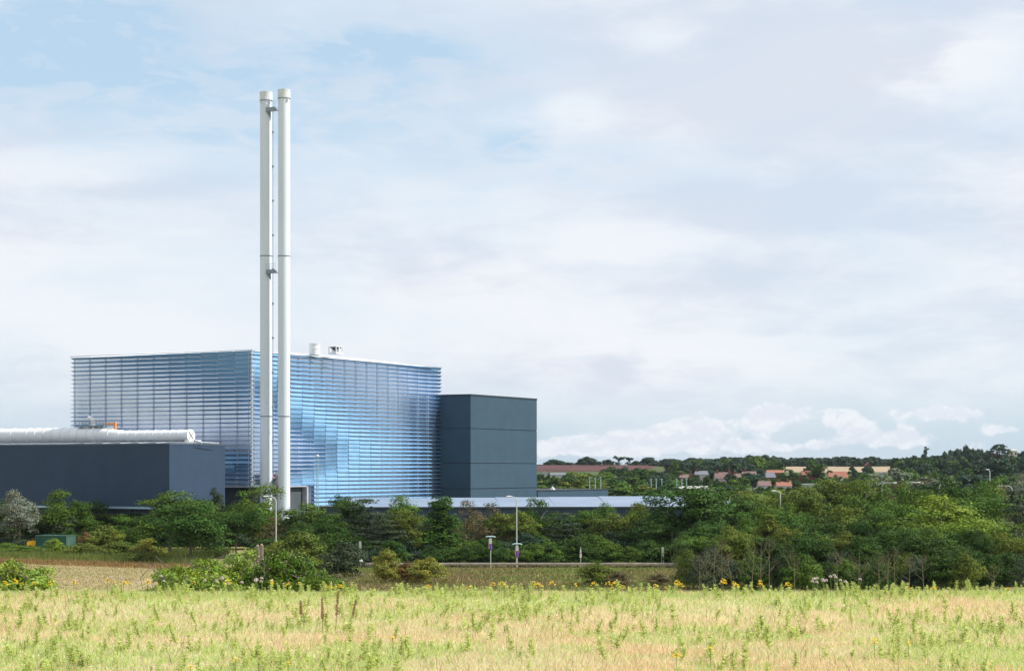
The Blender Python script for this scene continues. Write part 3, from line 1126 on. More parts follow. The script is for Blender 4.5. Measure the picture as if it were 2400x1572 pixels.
# ------------------------------------------------------------------ container and tractor at the left
mat('container_green', (0.010, 0.085, 0.055), .5, var=.2, vscale=.8)
mat('container_pale', (0.05, 0.12, 0.095), .6, var=.25, vscale=.9)
mat('yellow_paint', (0.85, 0.42, 0.01), .35)
mat('rubber', (0.02, 0.02, 0.02), .9)
Yc = 315.0
gc_ = G(176, Yc)
ct = thing('shipping_container', 'green corrugated shipping container parked under the trees', 'container', gc_, 0)
ct.rotation_euler = (0, 0, R(180 - 22))
CL_, CW_, CHt = 6.1, 2.44, 2.75


def corrugated(p0, e, L_, h, n, out, name, m, parent):
    vs, fs = [], []
    for i in range(n * 4 + 1):
        t = L_ * i / (n * 4)
        dpt = (.05, .05, -.0, -.0)[i % 4]
        p = Vector(p0) + Vector(e) * t + Vector(out) * dpt
        vs += [(p.x, p.y, .15), (p.x, p.y, h - .12)]
    for i in range(n * 4):
        fs.append((2 * i, 2 * i + 2, 2 * i + 3, 2 * i + 1))
    return MB().add(vs, fs).build(name, m, parent)


# local: x along the long side (to the left in view), y across towards the camera
corrugated((0, CW_, 0), (1, 0, 0), CL_, CHt, 16, (0, 1, 0), 'side_wall', 'container_green', ct)
corrugated((0, 0, 0), (1, 0, 0), CL_, CHt, 16, (0, -1, 0), 'side_wall', 'container_green', ct)
corrugated((0, 0, 0), (0, 1, 0), CW_, CHt, 5, (-1, 0, 0), 'end_wall', 'container_pale', ct)
corrugated((CL_, 0, 0), (0, 1, 0), CW_, CHt, 5, (1, 0, 0), 'door_end', 'container_green', ct)
MB().box(.02, CL_ - .02, .02, CW_ - .02, CHt - .1, CHt - .04).build('roof', 'container_pale', ct)
fr_ = MB()
for x_ in (-.06, CL_ - .06):
    for y_ in (-.06, CW_ - .06):
        fr_.box(x_, x_ + .12, y_, y_ + .12, 0, CHt)
for y_ in (-.07, CW_ - .07):
    fr_.box(.06, CL_ - .06, y_, y_ + .14, CHt - .13, CHt + .003).box(.06, CL_ - .06, y_, y_ + .14, .02, .16)
for x_ in (-.07, CL_ - .07):
    fr_.box(x_, x_ + .14, .06, CW_ - .06, CHt - .13, CHt + .002).box(x_, x_ + .14, .06, CW_ - .06, .02, .16)
fr_.build('frame', 'container_pale', ct)

tr_ = thing('tractor', 'small yellow tractor half hidden behind the green container', 'tractor', G(82, 318))
MB().add([(-1.25, -.45, .75), (.75, -.45, .55), (.75, .45, .55), (-1.25, .45, .75), (-1.3, -.42, 1.35), (-1.05, -.4, 1.62), (.75, -.42, 1.78), (.75, .42, 1.78), (-1.05, .4, 1.62), (-1.3, .42, 1.35)],
         [(0, 3, 2, 1), (0, 1, 6, 5, 4), (3, 9, 8, 7, 2), (4, 5, 8, 9), (5, 6, 7, 8), (1, 2, 7, 6), (0, 4, 9, 3)]).build('bonnet', 'yellow_paint', tr_)
MB().box(.75, 2.2, -.7, .7, .7, 1.3).build('footwell', 'yellow_paint', tr_)
cb = MB()
for x_ in (.85, 2.15):
    for y_ in (-.65, .55):
        cb.box(x_, x_ + .1, y_, y_ + .1, 1.3, 2.4)
cb.build('cab_frame', 'rubber', tr_)
MB().box(.75, 2.3, -.72, .72, 2.4, 2.5).build('cab_roof', 'orange_paint', tr_)
MB().cyl((.3, -.2, 1.7), (.3, -.2, 2.15), .09, n=8).build('exhaust', 'orange_paint', tr_)
for x_, r_, w_ in ((-.75, .48, .28), (1.75, .78, .4)):
    for s in (-1, 1):
        y0_ = s * .55
        wh = MB().cyl((x_, y0_, r_), (x_, y0_ + s * w_, r_), r_, n=18).build('wheel', 'rubber', tr_, True)
        MB().cyl((x_, y0_ + s * w_, r_), (x_, y0_ + s * (w_ + .03), r_), r_ * .5, n=14).build('rim', 'yellow_paint', wh, True)

# ------------------------------------------------------------------ trees
mat('bark', (0.10, 0.085, 0.065), .95, vscale=2, col2=(0.17, 0.15, 0.12), stretch=(3, 3, .6))
mat('bark_pale', (0.22, 0.185, 0.11), .95, vscale=2, col2=(0.13, 0.11, 0.065), stretch=(3, 3, .6))
leaf_mat('foliage', .16)
leaf_mat('plant', .45, attr=True)
rng = np.random.default_rng(11)


def unit(n):
    v = rng.normal(size=(n, 3))
    return v / np.linalg.norm(v, axis=1, keepdims=True)


def leaf_quads(P, Nn, size, aspect=.62):
    """rhombic leaf faces at P with normals Nn"""
    n = len(P)
    a = np.cross(Nn, unit(n))
    a /= np.linalg.norm(a, axis=1, keepdims=True) + 1e-9
    bb = np.cross(Nn, a)
    s = size[:, None] * .5
    v = np.stack([P - a * s, P - bb * s * aspect + Nn * s * .15, P + a * s, P + bb * s * aspect + Nn * s * .15], 1).reshape(-1, 3)
    f = np.arange(4 * n).reshape(n, 4)
    return v, f


def crown_mesh(name, clumps, per, leaf, droop=.25, inner=500, sat=.17, mtl='foliage'):
    """clumps: list of (centre, radii(3))"""
    Ps, Ns, Ts, Ss = [], [], [], []
    for c, r in clumps:
        n = int(per * (r[0] * r[2]) / (np.mean([q[1][0] * q[1][2] for q in clumps])) * rng.uniform(.8, 1.2)) + 8
        dv = unit(n)
        dv[:, 2] = np.where(dv[:, 2] < -.35, -dv[:, 2] * .6, dv[:, 2])
        rad = rng.uniform(.62, 1.05, n)[:, None] * (1 + .18 * np.sin(dv[:, :1] * 5 + c[0]) * np.sin(dv[:, 2:3] * 6 + c[1]))
        P = np.array(c) + dv * np.array(r) * rad
        nn = dv * 1.0 + unit(n) * .6 + np.array([0, 0, .25])
        nn /= np.linalg.norm(nn, axis=1, keepdims=True)
        base = rng.uniform(.78, 1.22)
        warm = rng.uniform(-.12, .12)
        k = base * rng.uniform(1 - sat, 1 + sat, n)
        Ts.append(np.stack([k * (1 + warm), k, k * (1 - warm)], 1))
        Ps.append(P); Ns.append(nn); Ss.append(rng.uniform(.6, 1.35, n) * leaf)
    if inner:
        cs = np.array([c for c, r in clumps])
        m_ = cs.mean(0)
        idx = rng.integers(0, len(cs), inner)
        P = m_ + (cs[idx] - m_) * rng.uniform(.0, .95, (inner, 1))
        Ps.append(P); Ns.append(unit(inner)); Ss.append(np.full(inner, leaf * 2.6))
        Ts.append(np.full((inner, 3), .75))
    P, Nn, Sz, Tn = np.concatenate(Ps), np.concatenate(Ns), np.concatenate(Ss), np.concatenate(Ts)
    v, f = leaf_quads(P, Nn, Sz)
    return np_mesh(name, v, f, mtl, np.repeat(Tn, 4, 0))


def clumps_round(H_, W_, n, low=.12, top=1.0, lumps=.30):
    """several overlapping sub-crowns, so that no two outlines are alike"""
    out = []
    span = top - low
    subs = [(np.array([0, 0, H_ * (low + span * .50)]), np.array([.34 * W_, .34 * W_, .44 * span * H_]), 1.0)]
    for k in range(int(rng.integers(3, 6))):
        a, q = rng.uniform(0, 6.283), rng.uniform(.16, .34) * W_
        z = H_ * (low + span * rng.uniform(.24, .72))
        f = rng.uniform(.6, 1.1)
        subs.append((np.array([q * math.cos(a), q * math.sin(a), z]), np.array([.22 * W_ * f, .22 * W_ * f, .25 * span * H_ * f]), .6 * f))
    wts = np.array([q[2] for q in subs]); wts = wts / wts.sum()
    for i in range(n):
        c0, r0, _ = subs[int(rng.choice(len(subs), p=wts))]
        dv = unit(1)[0]
        r = W_ * .5 * lumps * rng.uniform(.5, 1.2)
        c = c0 + dv * r0 * rng.uniform(.5, 1.0)
        c[2] = max(c[2], H_ * low * .6 + r * .4)
        out.append((c, (r, r * rng.uniform(.8, 1.1), r * rng.uniform(.6, .95))))
    return out


def clumps_tall(H_, W_, n, low=.08):
    out = []
    for i in range(n):
        t = rng.uniform(0, 1) ** .85
        z = H_ * (low + (1 - low) * t) - .35
        wr = W_ * .5 * (1 - .8 * t ** 1.5) * rng.uniform(.35, .95)
        a = rng.uniform(0, 6.283)
        r = W_ * .15 * rng.uniform(.7, 1.2) * (1.15 - .5 * t)
        out.append((np.array([wr * math.cos(a), wr * math.sin(a), z]), (r, r, r * 1.1)))
    return out


def clumps_pine(H_, W_, n):
    out = []
    lv = 8
    for i in range(n):
        k = i % lv
        t = (k + .5) / lv
        z = H_ * (.14 + .84 * t) + rng.uniform(-.2, .2)
        wr = W_ * .5 * (1 - .72 * t) * rng.uniform(.35, 1.0)
        a = rng.uniform(0, 6.283)
        r = W_ * .17 * rng.uniform(.7, 1.15) * (1.1 - .55 * t)
        out.append((np.array([wr * math.cos(a), wr * math.sin(a), z]), (r * 1.25, r * 1.25, r * .42)))
    return out


def clumps_bush(H_, W_, n):
    out = []
    for i in range(n):
        a = rng.uniform(0, 6.283)
        rr_ = W_ * .5 * rng.uniform(.05, .85)
        hz = H_ * math.sqrt(max(.05, 1 - (rr_ / (W_ * .52)) ** 2))
        r = W_ * .14 * rng.uniform(.7, 1.25)
        z = hz * rng.uniform(.25, 1.0) - r * .6
        out.append((np.array([rr_ * math.cos(a), rr_ * math.sin(a), max(.1, z)]), (r, r, r * .8)))
    return out


def clumps_flat(H_, W_, n):
    """cedar: flat plates high on the trunk"""
    out = []
    for i in range(n):
        a = rng.uniform(0, 6.283)
        rr_ = W_ * .5 * math.sqrt(rng.uniform(.02, 1))
        z = H_ * (.97 - .35 * (rr_ / (W_ / 2)) ** 2) + rng.uniform(-.4, .2)
        out.append((np.array([rr_ * math.cos(a), rr_ * math.sin(a), z]), (W_ * .11, W_ * .11, .45)))
    return out


def trunk_mesh(name, H_, W_, r, nb, m='bark', start=.25, lean=.0):
    mb = MB()
    top = Vector((lean * H_, 0, H_ * .72))
    mb.tube([(0, 0, -.3), (0, 0, .15), tuple(top * .35), tuple(top * .7), tuple(top)], r, 7, r * .25)
    for i in range(nb):
        t = start + (.95 - start) * (i + .5) / nb
        p = top * t
        a = i * 2.4 + random.uniform(-.4, .4)
        L_ = W_ * .42 * (1.1 - .6 * t)
        q1 = p + Vector((math.cos(a) * L_ * .5, math.sin(a) * L_ * .5, L_ * .38))
        q2 = p + Vector((math.cos(a) * L_, math.sin(a) * L_, L_ * .62))
        mb.tube([tuple(p), tuple(q1), tuple(q2)], r * .42 * (1.1 - .6 * t), 5, r * .1)
    return mb.mesh(name, m)


PROTO = {}


def proto(kind, crown, trunk, H_, W_):
    co = np.empty(len(crown.vertices) * 3, np.float32)
    crown.vertices.foreach_get('co', co)
    co = co.reshape(-1, 3)
    H_ = float(np.percentile(co[:, 2], 99.3))
    W_ = float(np.percentile(np.abs(co[:, 0]), 97.5) + np.percentile(np.abs(co[:, 1]), 97.5))
    PROTO.setdefault(kind, []).append((crown, trunk, H_, W_))


for i in range(9):
    proto('round', crown_mesh('crown', clumps_round(9, 8, 64, lumps=.33), 175, .235), trunk_mesh('trunk', 9, 8, .17, 6), 9, 8)
for i in range(3):
    proto('tall', crown_mesh('crown', clumps_tall(9, 5.5, 60), 100, .24), trunk_mesh('trunk', 9, 5.5, .15, 6), 9, 5.5)
for i in range(2):
    proto('pine', crown_mesh('crown', clumps_pine(9, 7, 70), 95, .22, inner=150), trunk_mesh('trunk', 9, 7, .15, 8), 9, 7)
for i in range(2):
    proto('thin', crown_mesh('crown', clumps_tall(9, 7, 60), 38, .20, inner=60), trunk_mesh('trunk', 9, 7, .12, 14), 9, 7)
for i in range(4):
    proto('bush', crown_mesh('crown', clumps_bush(3, 4, 46), 95, .17, inner=250), trunk_mesh('trunk', 2.6, 3, .07, 5), 3.1, 4)
for i in range(2):
    proto('twiggy', crown_mesh('crown', clumps_bush(3, 4, 46), 30, .14, inner=40), trunk_mesh('trunk', 3.6, 4.5, .06, 16, start=.08), 3.1, 4)
for i in range(5):
    proto('far', crown_mesh('crown', clumps_round(11, 10, 40, low=.06), 32, .85, inner=60), trunk_mesh('trunk', 11, 8, .25, 3), 11, 10)
for i in range(2):
    proto('far_tall', crown_mesh('crown', clumps_tall(14, 7, 34), 32, .8, inner=40), trunk_mesh('trunk', 14, 6, .25, 3), 14, 7)
for i in range(3):
    proto('far_dome', crown_mesh('crown', clumps_bush(8, 10, 60), 80, .95, inner=260), trunk_mesh('trunk', 5, 6, .2, 2), 8, 10)
proto('cedar', crown_mesh('crown', clumps_flat(14, 14, 46), 34, .7, inner=0), trunk_mesh('trunk', 15, 17, .35, 9, start=.5), 14, 14)
proto('far_mushroom', crown_mesh('crown', clumps_round(11, 9, 26, low=.5) + clumps_round(11, 8, 14, low=.0, top=.3), 32, .8, inner=30), trunk_mesh('trunk', 12, 6, .3, 4), 11, 9)

GREEN = {'dark': (.044, .094, .013), 'mid': (.080, .146, .017), 'olive': (.118, .156, .022), 'bright': (.165, .245, .024),
         'pine': (.055, .080, .040), 'brown': (.140, .115, .050), 'silver': (.17, .20, .145), 'yellow': (.23, .235, .04),
         'blue': (.040, .074, .040), 'lime': (.19, .27, .04), 'rust': (.19, .12, .04), 'purple': (.055, .032, .036), 'willow': (.15, .18, .10)}
cnt = {}


def tree(name, kind, u, vtop, wpx, Y, col, label, cat='tree', group=None, tall=None, bark=None):
    vs = PROTO[kind]
    k = cnt.get(kind, 0)
    cnt[kind] = k + 1
    cr, tk, H_, W_ = vs[k % len(vs)]
    g = G(u, Y)
    h = (Z(vtop, Y) - g[2]) if tall is None else tall
    w = wpx / FPX * Y
    t = thing(name, label, cat, g, random.uniform(0, 6.28), group)
    if kind == 'far_dome':
        t.location.z -= .16 * h
        h *= 1.16
    sc = (w / W_ * 1.08, w / W_ * 1.08, h / H_)
    c = obj('crown' if cat == 'tree' else 'foliage', cr, t, scl=sc)
    j = random.uniform(.9, 1.12)
    base = GREEN[col] if isinstance(col, str) else col
    c.color = (base[0] * j * random.uniform(.93, 1.07), base[1] * j, base[2] * j, 1)
    obj('trunk' if cat == 'tree' else 'stem', tk, t, scl=sc)
    return t


T_ = [  # kind, u, vtop, width px, distance, colour, label
    ('round', -8, 1166, 60, 330, 'dark', 'dark green tree cut off by the picture edge beside the silver tree'),
    ('round', 46, 1152, 96, 322, 'silver', 'silvery grey leaved tree in front of the navy block'),
    ('round', 138, 1151, 92, 332, 'mid', 'full green tree behind the green container'),
    ('round', 202, 1175, 76, 334, 'dark', 'dark tree just right of the one behind the container'),
    ('round', 262, 1206, 80, 338, 'dark', 'low dark tree under the pale strip of the navy block'),
    ('tall', 316, 1200, 62, 334, 'pine', 'narrow dark tree left of the big round tree'),
    ('round', 398, 1156, 150, 300, 'mid', 'tall green tree rising behind the big dark round tree'),
    ('round', 447, 1180, 172, 281, 'dark', 'big dark round tree standing forward of the tree belt at the stubble'),
    ('tall', 507, 1146, 48, 318, 'pine', 'grey green pointed tree at the navy block corner'),
    ('round', 592, 1141, 118, 300, 'mid', 'tall tree hiding the foot of the chimney with the ladder'),
    ('round', 553, 1188, 84, 292, 'dark', 'dark tree below the pointed tree at the block corner'),
    ('thin', 640, 1212, 76, 290, 'brown', 'brownish thin tree by the swan neck lamp'),
    ('round', 712, 1183, 100, 300, 'mid', 'green tree at the foot of the chimney without ladder'),
    ('round', 690, 1225, 96, 288, 'dark', 'dark low tree under the green one by the chimney foot'),
    ('round', 768, 1205, 84, 290, 'dark', 'dark tree below the slim twin-pole mast'),
    ('round', 810, 1164, 66, 300, 'dark', 'small topped dark tree at the lower end of the louvres'),
    ('pine', 858, 1170, 100, 286, 'pine', 'grey green pine with layered boughs at the roof end'),
    ('pine', 905, 1205, 92, 281, 'pine', 'dark pine behind the yellowish bushes'),
    ('round', 944, 1165, 92, 300, 'mid', 'green tree against the louvres, right of the layered pine'),
    ('round', 968, 1196, 88, 284, 'olive', 'lighter green tree behind the two yellowish bushes'),
    ('tall', 1036, 1166, 96, 284, 'dark', 'pointed dark green tree left of the brown thin tree'),
    ('thin', 1100, 1172, 80, 288, 'brown', 'brownish sparse tree over the low roof, left of the lit sign'),
    ('thin', 1150, 1178, 80, 291, 'brown', 'brownish sparse tree straight above the lit sign'),
    ('round', 1208, 1200, 92, 290, 'olive', 'olive tree behind the tall street lamp'),
    ('round', 1266, 1170, 78, 293, 'dark', 'dark round headed tree against the pale roof, right of the lamp'),
    ('pine', 1322, 1202, 92, 286, 'pine', 'dark pine above the triangular sign'),
    ('round', 1370, 1184, 88, 291, 'mid', 'mid green tree in the gap of the dark eaves'),
    ('round', 1430, 1206, 92, 286, 'olive', 'olive tree left of the big dark tree'),
    ('round', 1482, 1181, 92, 293, 'olive', 'olive tree at the right end of the dark eaves'),
    ('round', 1548, 1172, 96, 284, 'dark', 'dark tree leaning against the big dark tree'),
    ('round', 1622, 1138, 168, 281, 'dark', 'big dark tree at the right end of the pale roof'),
    ('round', 1702, 1152, 120, 290, 'dark', 'dark broad tree right of the big dark tree'),
    ('round', 1575, 1230, 120, 275, 'dark', 'dark low tree over the end of the crash barrier'),
    ('round', 1660, 1225, 110, 265, 'dark', 'dark tree behind the thin bare saplings, first from the barrier'),
    ('round', 1770, 1190, 110, 262, 'mid', 'green tree in front of the half sunk lamp, to its left'),
    ('tall', 1800, 1205, 80, 250, 'olive', 'upright olive tree under the half sunk lamp'),
    ('round', 1858, 1185, 110, 264, 'mid', 'green tree right behind the half sunk lamp'),
    ('round', 1900, 1215, 120, 250, 'dark', 'dark tree low in the wood below the white flat roof'),
    ('round', 1968, 1190, 130, 262, 'olive', 'olive tree in the wood left of the bright one'),
    ('round', 2040, 1205, 130, 252, 'dark', 'dark tree in the wood, two left of the bright one'),
    ('round', 2095, 1182, 120, 262, 'mid', 'mid green tree touching the bright one on its left'),
    ('round', 2205, 1164, 190, 247, 'bright', 'bright yellow green tree bulging from the wood at the right'),
    ('round', 2290, 1215, 150, 240, 'bright', 'bright green tree sloping down from the biggest bright tree'),
    ('round', 2150, 1240, 150, 236, 'mid', 'green tree below the biggest bright tree'),
    ('round', 2365, 1225, 150, 238, 'mid', 'green tree near the right picture edge'),
    ('pine', 2388, 1150, 100, 262, 'pine', 'dark conifer at the right picture edge'),
    ('round', 2300, 1150, 150, 285, 'mid', 'green tree under the upright lone lamp post'),
    ('round', 2385, 1290, 120, 224, 'dark', 'dark low tree in the bottom right corner of the wood'),
    ('round', 2250, 1280, 130, 226, 'dark', 'dark low tree at the wood edge under the bright slope'),
    # back rows of the wood
    ('round', 1690, 1160, 90, 340, 'olive', 'olive tree top behind the big dark tree'),
    ('round', 1755, 1152, 96, 345, 'olive', 'olive tree top left of the half sunk lamp head'),
    ('round', 1815, 1152, 80, 350, 'mid', 'green tree top behind the half sunk lamp head'),
    ('round', 1880, 1142, 100, 340, 'olive', 'olive tree top under the bungalows'),
    ('round', 1955, 1124, 130, 345, 'olive', 'broad olive tree top under the orange red roof'),
    ('round', 2030, 1127, 110, 335, 'mid', 'green tree top left of the lamp row'),
    ('thin', 2112, 1133, 90, 330, 'brown', 'brownish tree top between the first lamps of the row'),
    ('round', 2170, 1135, 90, 325, 'mid', 'green tree top between the second and third lamps of the row'),
    ('round', 2255, 1128, 120, 322, 'dark', 'dark green tree top right of the third lamp of the row'),
    ('round', 2320, 1127, 100, 330, 'mid', 'green tree top around the upright lone post'),
    ('thin', 2350, 1138, 70, 318, (.20, .17, .11), 'pale dry tree beside the last lamp of the row'),
    ('round', 2392, 1112, 70, 345, 'silver', 'grey leaved tree top at the right picture edge'),
]
for kind, u, vt, w, Y, col, lab in T_:
    nm = {'pine': 'pine_tree', 'thin': 'sparse_tree', 'tall': 'pointed_tree', 'round': 'broadleaf_tree'}[kind]
    tree(nm, kind, u, vt, w * 1.12, Y, col, lab)

# undergrowth shrubs
B_ = [
    ('bush', 905, 1288, 62, 228, 'yellow', 'yellowish bush by the barrier, left one of two'),
    ('bush', 1002, 1307, 82, 226, 'yellow', 'yellowish round bush by the barrier, right one of two'),
    ('bush', 953, 1318, 60, 229, 'rust', 'rusty low bush between the two yellowish bushes'),
    ('bush', 808, 1270, 92, 238, 'pine', 'dark grey green bush left of the edge-on sign'),
    ('bush', 705, 1248, 120, 246, 'olive', 'olive feathery bush behind the flowering bramble'),
    ('bush', 640, 1275, 110, 250, 'olive', 'olive bush behind the old fence posts'),
    ('bush', 255, 1232, 84, 312, 'olive', 'olive green shrub right of the container'),
    ('bush', 200, 1246, 40, 318, 'rust', 'small rusty shrub behind the container end'),
    ('bush', 128, 1262, 46, 300, 'bright', 'light shrub growing against the container side'),
    ('bush', 60, 1278, 90, 303, 'mid', 'low shrub in front of the yellow tractor'),
    ('bush', 200, 1272, 90, 298, 'olive', 'low scrub at the field margin right of the container'),
    ('bush', 285, 1270, 100, 294, 'olive', 'low olive scrub in the middle of the field margin'),
    ('bush', 345, 1262, 70, 290, 'yellow', 'yellowish scrub touching the big dark round tree'),
    ('bush', 10, 1272, 80, 312, 'mid', 'low scrub under the silvery tree'),
    ('bush', 350, 1292, 80, 279, 'olive', 'low scrub at the foot of the big dark round tree'),
    ('bush', 1400, 1318, 80, 222, 'olive', 'low olive bush on the bank below the triangular sign'),
    ('bush', 1450, 1340, 60, 221, 'brown', 'brownish low bush right of the olive one on the bank'),
    ('bush', 1545, 1345, 60, 222, 'brown', 'brownish low bush under the barrier end'),
]
for kind, u, vt, w, Y, col, lab in B_:
    tree('shrub', kind, u, vt, w, Y, col, lab, cat='shrub')
# row of shrubs under the trees behind the road
for k in range(26):
    u = 850 + k * 31 + random.uniform(-8, 8)
    tree('undergrowth_shrub', 'bush', u, random.uniform(1262, 1292), random.uniform(52, 74), random.uniform(264.8, 266.4), random.choice(['dark', 'dark', 'mid', 'blue']),
         'dark green shrub in the undergrowth behind the crash barrier', cat='shrub', group='undergrowth shrubs behind the barrier')
for k in range(24):
    u = 640 + k * 42 + random.uniform(-8, 8)
    tree('undergrowth_shrub', 'bush', u, random.uniform(1244, 1272), random.uniform(78, 100), random.uniform(280, 284), random.choice(['dark', 'dark', 'mid', 'blue']),
         'dark green shrub in the undergrowth behind the crash barrier', cat='shrub', group='undergrowth shrubs behind the barrier')
for k in range(14):
    u = 30 + k * 46 + random.uniform(-8, 8)
    tree('undergrowth_shrub', 'bush', u, random.uniform(1225, 1258), random.uniform(62, 84), random.uniform(322, 330), random.choice(['dark', 'dark', 'pine']),
         'dark green shrub in the undergrowth behind the container and stubble field', cat='shrub', group='undergrowth shrubs at the left')
for k in range(30):
    u = 1612 + k * 27 + random.uniform(-9, 9)
    tree('thicket_shrub', 'twiggy' if k % 2 else 'bush', u, random.uniform(1282, 1325), random.uniform(56, 84), random.uniform(209, 219),
         random.choice(['dark', 'olive', 'pine', 'mid', 'dark']),
         'twiggy shrub at the shaded foot of the wood beyond the meadow', cat='shrub', group='thicket shrubs along the wood edge')
for k in range(15):
    u = 1640 + k * 54 + random.uniform(-12, 12)
    tree('filler_tree', 'round', u, random.uniform(1235, 1262), random.uniform(90, 120), random.uniform(226, 238), random.choice(['dark', 'mid', 'dark', 'olive']),
         'dark lower tree inside the wood edge behind the bare saplings', group='lower trees inside the wood')


for k in range(24):
    u = 640 + k * 42 + random.uniform(-9, 9)
    tree('backing_tree', 'round', u, random.uniform(1203, 1224), random.uniform(84, 110), random.uniform(300, 312), random.choice(['dark', 'mid', 'dark', 'pine']),
         'dark green tree in the back row of the belt below the pale roof', group='back row of the tree belt')
for k in range(13):
    u = 20 + k * 48 + random.uniform(-9, 9)
    tree('backing_tree', 'round', u, random.uniform(1196, 1222), random.uniform(84, 110), random.uniform(334, 342) if u > 420 else random.uniform(318, 323) + 12, random.choice(['dark', 'mid', 'dark', 'pine']),
         'dark green tree in the back row of the belt below the navy block', group='back row of the belt at the navy block')

# bare saplings and the bare shrub in front of the wood
def sapling(u, vtop, Y, label, lean=0.0, wide=1.0, grp='bare saplings along the wood edge'):
    g = G(u, Y)
    h = Z(vtop, Y) - g[2]
    t = thing('bare_sapling', label, 'sapling', g, 0, grp)
    mb = MB()
    p1, p2 = (lean * h * .3, 0, h * .42), (lean * h * .7, .1, h * .72)
    mb.tube([(0, 0, -.2), p1, p2, (lean * h, 0, h)], .055, 6, .012)
    mb.build('trunk', 'bark_pale', t)
    br_ = MB()
    tw = MB()
    for i in range(9):
        f = random.uniform(.3, .92)
        p = Vector((lean * h * f, 0, h * f))
        a = random.choice((-1, 1)) * random.uniform(.5, 1.2)
        L_ = h * (1 - f) * random.uniform(.25, .75) * wide + .25
        q1 = p + Vector((math.sin(a) * L_ * .55, random.uniform(-.4, .4), math.cos(a) * L_ * .5))
        q2 = q1 + Vector((math.sin(a) * L_ * .35, random.uniform(-.3, .3), L_ * .55))
        br_.tube([tuple(p), tuple(q1), tuple(q2)], .020, 4, .006)
        for s in range(4):
            e = q1.lerp(q2, s / 4)
            tw.cyl(tuple(e), tuple(e + Vector((random.uniform(-.5, .5), random.uniform(-.3, .3), random.uniform(.2, .7)))), .011, .005, 3, caps=False)
    br_.build('branch', 'bark_pale', t)
    tag(tw.build('twig', 'bark_pale', t), kind='stuff')
    return t


for u, vt, ln, wd in ((1640, 1300, .0, 1), (1672, 1272, .04, 1), (1692, 1266, .0, 1.1), (1718, 1290, -.15, .8), (1762, 1280, .05, 1), (1782, 1262, .02, 1), (1803, 1262, .0, .9),
                  (1862, 1300, .0, 1), (1963, 1290, -.02, 1), (2012, 1285, .03, 1.1), (2060, 1295, .0, .8), (2080, 1290, .02, .8), (2096, 1284, .0, .8),
                  (2130, 1305, .05, 1), (2165, 1300, -.04, 1), (2330, 1325, .0, 1)):
    sapling(u, vt, random.uniform(204, 207), 'bare pale stemmed sapling along the shaded wood edge', ln, wd)
bs = thing('bare_shrub', 'bare shrub with looping pale stems at the barrier end', 'shrub', G(1590, 222))
for k in range(6):
    a = (k - 2.5) * .13
    s = 1 if k % 2 else -1
    MB().tube([(0, 0, -.1), (a * .8, .1, 1.5), (a * 2.2, .15, 2.9), (a * 2.9, .1, 4.0), (a * 2.0 + .15 * s, 0, 4.8), (a * .8 + .3, 0, 5.3)], .035, 6, .010).build('stem', 'bark_pale', bs)

# ------------------------------------------------------------------ far hillside: houses
mat('brick_red', (0.18, 0.075, 0.055), .9, var=.15, vscale=1)
mat('tile_red', (0.24, 0.09, 0.065), .85, var=.15, vscale=.8)
mat('tile_orange', (0.29, 0.12, 0.08), .85, var=.12, vscale=.8)
mat('tile_brown', (0.17, 0.11, 0.10), .85, var=.15, vscale=.8)
mat('tile_slate', (0.15, 0.16, 0.19), .7, var=.12, vscale=.8)
mat('render_white', (0.50, 0.49, 0.48), .8, var=.05, vscale=.5)
mat('render_cream', (0.66, 0.60, 0.50), .8, var=.05, vscale=.5)
mat('window_dark', (0.03, 0.035, 0.045), .15)
HOUSE_BOX = []


